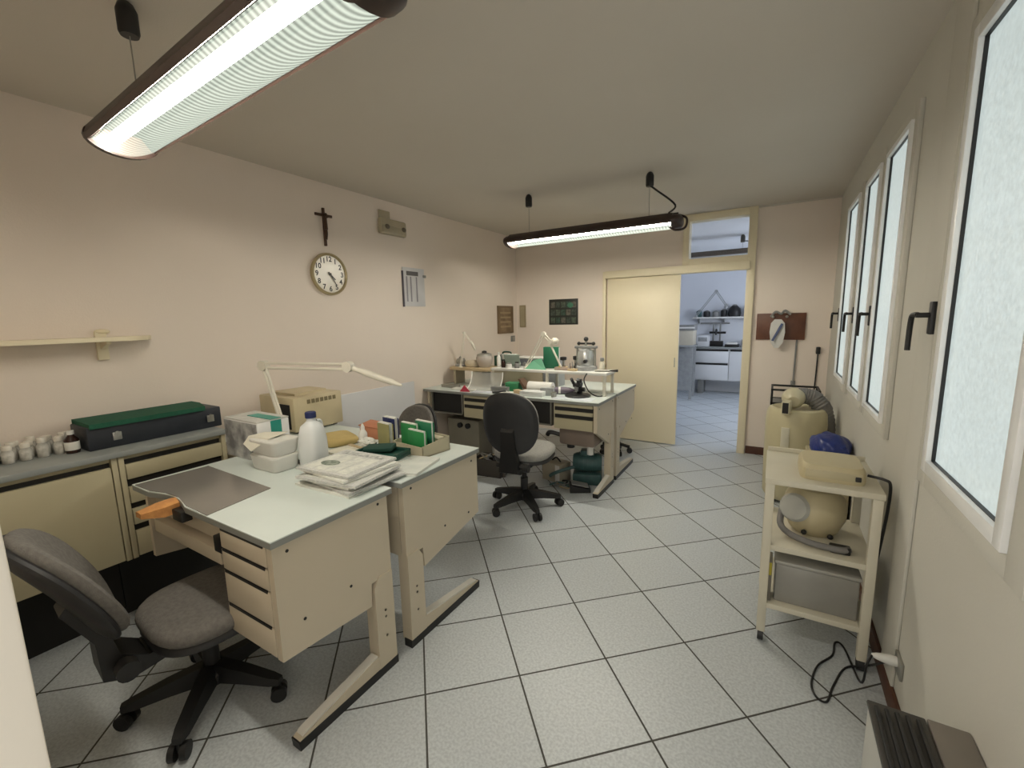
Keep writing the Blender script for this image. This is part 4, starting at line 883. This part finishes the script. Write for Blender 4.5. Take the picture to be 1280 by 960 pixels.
MB().box(-.10, .10, -.1335, -.129, .015, .05, .003).build('front_plate', mat('machine_plate', (.52, .46, .30), .5), t); MB().box(.075, .095, -.14, -.13, .02, .04, .003).build('switch', BLACK, t)
t = thing('polishing_machine', 'beige rounded polishing machine with a hose on the middle shelf of the trolley', 'machine', (.215, 2.40, .488))
MB().lathe([(.001, .0), (.08, .0), (.10, .02), (.125, .08), (.128, .13), (.115, .18), (.085, .215), (.001, .225)], (0, .03, 0), 32).build('drum', MACH, t)
MB().lathe([(.001, .0), (.062, .0), (.066, .02), (.055, .035), (.001, .036)], (-.075, -.05, .13), 24, Matrix.Rotation(math.radians(75), 4, 'X') @ Matrix.Rotation(math.radians(-25), 4, 'Y')).build('sight_glass', mat('sight_glass', (.50, .50, .46), .25), t)
MB().tube([(-.13, -.02, .10), (-.135, -.08, .05), (-.10, -.13, .03), (-.02, -.17, .022), (.08, -.18, .02), (.12, -.16, .02)], .014, 10).build('hose', HOSE, t)
MB().box(.05, .125, -.18, -.14, 0, .032, .006).build('hose_end', BLACK, t)
for x in (-.04, .06): MB().ball((x, -.075, .025), .012).build('screw', BLACK, t)
t = thing('storage_box', 'cloudy grey plastic box with a yellow label on the lowest trolley shelf', 'box', (.225, 2.36, .201))
MB().box(-.155, .155, -.15, .13, 0, .185, .008).build('box', mat('cloudy_box', (.30, .29, .26), .3, (.26, .25, .225), 6), t); MB().box(-.16, .16, -.155, .135, .185, .203, .006).build('lid', mat('cloudy_lid', (.36, .35, .31), .3), t)
MB().obox((0, -.01, .217), (.20, .10, .028), (0, 0, .1), .01).build('grip', GREYP, t)
t = thing('label_card', 'yellow edged packet standing at the left end of the lowest trolley shelf', 'packet', (.046, 2.235, .201))
MB().box(-.012, .012, -.04, .05, 0, .20, .003).build('packet', mat('packet_dark', (.22, .20, .16), .6), t); MB().box(-.010, .010, -.043, -.039, .13, .19).build('yellow_label', YELLOW, t)
t = thing('wall_socket', 'wall socket with white plug low on the window wall behind the heater', 'socket', (XR, 1.975, .215))
MB().box(-.010, 0, -.045, .045, -.035, .035, .003).build('plate', DULL, t)
MB().lathe([(.018, 0), (.020, .02), (.012, .06), (.006, .075)], (-.01, .01, .005), 14, Matrix.Rotation(-PI/2, 4, 'Y')).build('plug', WHITE, t)
t = thing('power_cable', 'dark cable looping over the floor from the trolley to the wall socket', 'cable', (.33, 2.1, 0))
MB().tube([(.065, -.125, .222), (.058, -.10, .16), (.06, -.02, .02), (.03, .20, .006), (0, .22, .005), (-.02, .12, .005), (-.08, .02, .005), (-.11, -.10, .005), (-.10, -.17, .005), (-.065, -.18, .005), (-.035, -.08, .005), (.02, .06, .005), (.09, .08, .03), (.13, -.03, .15), (.143, -.10, .215)], .0042, 8).build('cable', BLACK, t)
t = thing('machine_cable', 'dark cable hanging down the wall side of the trolley', 'cable', (.43, 2.27, .8))
MB().tube([(-.05, .02, .035), (.0, -.01, .035), (.022, 0, .01), (.026, .02, -.10), (.018, .03, -.25), (.01, .05, -.4)], .006, 8).build('cable', BLACK, t)

# ------------------------------------------------------------------ dust barrel, blue bag, rack in the far right corner
t = thing('dust_barrel', 'beige plastic dust barrel with ribbed hose behind the trolley', 'barrel', (.195, 4.12, 0))
MB().lathe([(.001, .03), (.19, .03), (.205, .06), (.21, .30), (.212, .66), (.205, .735), (.19, .765), (.165, .775), (.15, .765), (.001, .760)], n=40).build('barrel', mat('barrel_beige', (.58, .52, .33), .45, (.55, .49, .31), 4), t)
MB().box(-.10, -.045, -.215, -.19, .42, .64, .004).build('paper_label', mat('barrel_label', (.70, .66, .52), .6), t)
mb = MB(); mb.lathe([(.04, .0), (.055, .02), (.075, .05), (.082, .09), (.07, .13), (.06, .14)], (-.03, -.12, .835), 24, Matrix.Rotation(math.radians(-78), 4, 'X')); mb.build('cone', mat('cone_cream', (.64, .58, .40), .4), t)
MB().obox((-.075, -.19, .80), (.055, .09, .105), (0, 0, -.2), .008).build('nozzle', mat('cone_cream', (.64, .58, .4), .4), t)
MB().obox((-.084, -.234, .80), (.040, .008, .082), (0, 0, -.2)).build('nozzle_mouth', DARK, t)
P_ = [Vector(p) for p in [(-.03, .0, .84), (.04, .03, .865), (.11, .03, .85), (.17, .02, .78), (.20, .04, .66), (.215, .06, .50)]]
pts, rr = [], []
for i in range(len(P_)-1):
    for k in range(8): pts.append(P_[i].lerp(P_[i+1], k/8)); rr.append(.066 if k % 2 else .060)
mb = MB(); mb.tube_raw(pts, rr, 18); mb.build('ribbed_hose', HOSE, t)
for k in range(4):
    a = PI/4+PI/2*k; mb = MB(); mb.cyl((.17*math.cos(a)-.01, .17*math.sin(a), .02), (.17*math.cos(a)+.01, .17*math.sin(a), .02), .02, n=14); mb.cyl((.17*math.cos(a), .17*math.sin(a), .02), (.17*math.cos(a), .17*math.sin(a), .045), .02, n=10); mb.build('castor', BLACK, t)
t = thing('beige_cabinet', 'low beige chest between barrel and trolley under the blue bag', 'cabinet', (.355, 3.45, 0))
MB().box(-.115, .11, -.16, .16, .02, .60, .006).build('body', MACH, t); MB().box(-.10, .10, -.165, -.16, .05, .50, .003).build('door', mat('chest_door', (.52, .46, .29), .5), t)
bag_r = random.Random(11)
mb = MB(); g_ = bmesh.ops.create_icosphere(mb.bm, subdivisions=4, radius=1.0)
for v in g_['verts']:
    p = v.co.copy(); k_ = 1+.10*math.sin(7*p.x+3*p.z)*math.cos(5*p.y-2*p.z)+.05*abs(math.sin(13*p.x+9*p.y))+bag_r.uniform(-.015, .015)
    v.co = Vector((p.x*.108*k_, p.y*.15*k_, max(-.055, p.z*.085*k_)+.055))
mb = tag(mb.build('blue_bag', BLUEBAG), 'dark blue plastic bag lying on the beige chest behind the trolley', 'bag')
mb.location = (.358, 3.42, .60)
t = thing('wire_rack', 'black wire rack table standing in the right corner behind the barrel', 'rack', (.17, 4.92, 0))
for x in (-.15, .22):
    for y in (-.16, .14): MB().cyl((x, y, 0), (x, y, .81), .009, n=8).build('leg', BLACK, t)
for z in (.68, .81):
    mb = MB(); mb.box(-.16, .23, -.17, -.155, z-.012, z+.006); mb.box(-.16, .23, .135, .15, z-.012, z+.006); mb.box(-.16, -.145, -.17, .15, z-.012, z+.006); mb.box(.215, .23, -.17, .15, z-.012, z+.006); mb.build('frame', BLACK, t)
MB().box(-.15, .22, -.16, .14, .674, .68).build('tray', GREYP, t)

# ------------------------------------------------------------------ fan heater in the near right corner
t = thing('fan_heater', 'white wall heater with dark grille on top in the lower right corner', 'heater', (.378, .935, 0))
MB().box(-.10, .10, -.44, .44, .05, .475, .006).build('casing', mat('heater_white', (.56, .56, .52), .5), t)
MB().box(-.085, .085, -.41, .40, 0, .05).build('dark_base', BLACK, t)
MB().box(-.103, .016, -.443, .443, .475, .487, .004).build('grille_frame', mat('grille_dark', (.050, .045, .038), .5), t)
for k in range(5): 
    MB().box(-.092+.021*k, -.082+.021*k, -.42, .42, .487, .497, .003).build('grille_bar', BLACK, t)
MB().box(.018, .100, -.443, .443, .475, .489, .004).build('top_plate', mat('heater_top_plate', (.20, .175, .15), .4), t)

# ------------------------------------------------------------------ the room beyond the doorway
t = thing('far_cabinet', 'white drawer cabinet with dark grips in the room beyond the doorway', 'cabinet', (-.55, 9.22, .27))
MB().box(-.75, .75, -.20, .22, 0, .61).build('body', FARCAB, t)
for x0_, x1_, zz in ((-.74, -.145, (.02, .30)), (-.74, -.145, (.34, .56)), (-.13, .46, (.02, .56)), (.475, .74, (.02, .56))):
    d = MB().box(x0_, x1_, -.222, -.20, zz[0], zz[1], .003).build('drawer' if x0_ < -.5 else 'door', FARCAB, t); MB().box(x0_+.01, x1_-.01, -.224, -.21, zz[1], zz[1]+.036).build('grip_recess', DARK, d)
MB().box(-.77, .77, -.24, .225, .61, .635, .004).build('worktop', COUNTER, t)
for x in (-.62, .62): MB().box(x-.05, x+.05, -.16, .18, -.27, 0, .004).build('plinth_leg', GREYP, t)
t = thing('far_shelf', 'white wall shelf carrying pots in the room beyond the doorway', 'shelf', (-.90, FY1, 1.44))
MB().box(-.48, .60, -.25, 0, 0, .028, .003).build('board', WHITE, t)
for x in (-.40, .05, .50): MB().prism([(x, 0, -.10), (x, 0, 0), (x, -.2, 0)], (.02, 0, 0)).build('bracket', GREYP, t)
for i, (x, r, h, m_, lb) in enumerate(((-1.28, .05, .14, TEAL, 'dark teal pot'), (-1.14, .06, .13, BLACK, 'black pot'), (-.98, .06, .12, GREYP, 'grey pot'), (-.84, .055, .15, BLACK, 'tall black pot'))):
    lathe_thing('pot', '%s on the far room shelf, %s' % (lb, ('leftmost', 'second from the left', 'third from the left', 'just left of the big dark kettle')[i]), 'pot', (x, FY1-.13, 1.468), [('pot', [(.001, 0), (r*.9, 0), (r, .01), (r, h*.8), (r*.7, h*.85)], m_), ('lid', [(r*.75, h*.85), (r*.5, h*.95), (.01, h), (.001, h)], GREYP)], 'pots on the far shelf')
lathe_thing('kettle', 'big dark kettle on the far room shelf', 'kettle', (-.66, FY1-.13, 1.468), [('body', [(.001, 0), (.10, 0), (.115, .06), (.10, .15), (.05, .20), (.001, .20)], BLACK), ('lid', [(.05, .20), (.03, .225), (.001, .23)], GREYP)])
lathe_thing('canister', 'pale canister at the right end of the far room shelf', 'canister', (-.44, FY1-.13, 1.468), [('body', [(.001, 0), (.055, 0), (.055, .15), (.001, .15)], FARCAB), ('lid', [(.058, .15), (.058, .175), (.001, .178)], GREYP)])
arm_lamp('far_work_lamp', 'grey jointed lamp raised over the shelf in the far room', (-1.32, 9.23, 1.468), (-.98, 9.23, 1.95), (-.80, 9.22, 1.68), (-.80, 9.20, 1.62), r=.012, head_r=.03, m_=GREYM)
t = thing('far_tap', 'dark tap rack with bars mounted above the far room worktop', 'rack', (-.95, 9.35, .905))
for x in (-.06, .06): MB().cyl((x, 0, 0), (x, 0, .44), .016, n=10).build('pipe', GREYP, t)
MB().cyl((-.30, 0, .44), (.22, 0, .44), .016, n=10).build('top_bar', GREYP, t); MB().cyl((-.13, 0, .26), (.16, 0, .26), .022, n=10).build('middle_bar', BLACK, t); MB().box(-.12, .12, -.08, .04, .0, .10, .01).build('base', BLACK, t)
MB().tube([(0, -.02, .30), (0, -.12, .32), (0, -.14, .22)], .016, 8).build('spout', BLACK, t)
t = thing('far_box', 'white machine box at the left of the far room worktop', 'box', (-1.17, 9.22, .905))
MB().box(-.11, .11, -.10, .10, 0, .22, .01).build('box', FARCAB, t); MB().box(-.08, .08, -.104, -.10, .10, .18, .002).build('dial_plate', GREYM, t)
t = thing('far_scale', 'small white and black scale on the far room worktop', 'scale', (-.66, 9.16, .905))
MB().box(-.12, .12, -.09, .09, 0, .05, .008).build('base', BLACK, t); MB().box(-.09, .09, -.07, .07, .05, .085, .006).build('plate', WHITE, t)
t = thing('far_toaster', 'grey small appliance at the right of the far room worktop', 'appliance', (-.42, 9.20, .905))
MB().box(-.09, .09, -.08, .08, 0, .14, .015).build('body', GREYM, t); MB().box(-.07, .07, -.084, -.08, .05, .11, .002).build('dark_face', BLACK, t)
t = thing('far_oven', 'beige machine with dark top on a side table at the left of the far room', 'machine', (-1.42, 8.5, .98))
MB().box(-.20, .20, -.18, .18, 0, .26, .01).build('body', mat('far_oven_beige', (.58, .53, .42), .5), t); MB().box(-.20, .21, -.19, .18, .26, .36, .012).build('dark_top', GREYP, t); MB().box(-.20, .215, -.192, -.18, .30, .325).build('white_band', WHITE, t)
t = thing('far_table', 'grey side table in the far room under the beige machine', 'table', (-1.55, 8.5, 0))
MB().box(-.36, .35, -.22, .22, .955, .98, .003).build('top', GREYM, t)
for x in (-.33, .31):
    for y in (-.18, .18): MB().box(x-.02, x+.02, y-.02, y+.02, 0, .955).build('leg', GREYM, t)
MB().box(-.34, .32, .17, .19, .10, .95).build('back_panel', GREYM, t)
lamp('pendant_lamp', 'brown pendant fluorescent lamp in the far room seen through the glazed transom', -1.55, -.05, 7.0, 2.335, (-1.30, -.44), 1, WHITE, 0, mat('unlit_lens', (.5, .5, .5), .3))

t = thing('rolling_stool', 'low black stool on wheels behind the right end of the long workbench', 'stool', (-1.47, 4.68, 0))
MB().lathe([(.001, .42), (.16, .42), (.17, .44), (.165, .47), (.001, .475)], n=28).build('seat', BLACK, t); MB().cyl((0, 0, .10), (0, 0, .42), .022, n=12).build('column', BLACK, t)
for k in range(5):
    a = 2*PI*k/5+.3; d = Vector((math.cos(a), math.sin(a), 0))
    MB().cyl(tuple(d*.02+Vector((0, 0, .11))), tuple(d*.16+Vector((0, 0, .07))), .018, n=8).build('leg', BLACK, t); mb = MB(); n_ = Vector((-d.y, d.x, 0)); mb.cyl(tuple(d*.16+n_*-.02+Vector((0, 0, .03))), tuple(d*.16+n_*.02+Vector((0, 0, .03))), .03, n=14); mb.build('castor', BLACK, t)
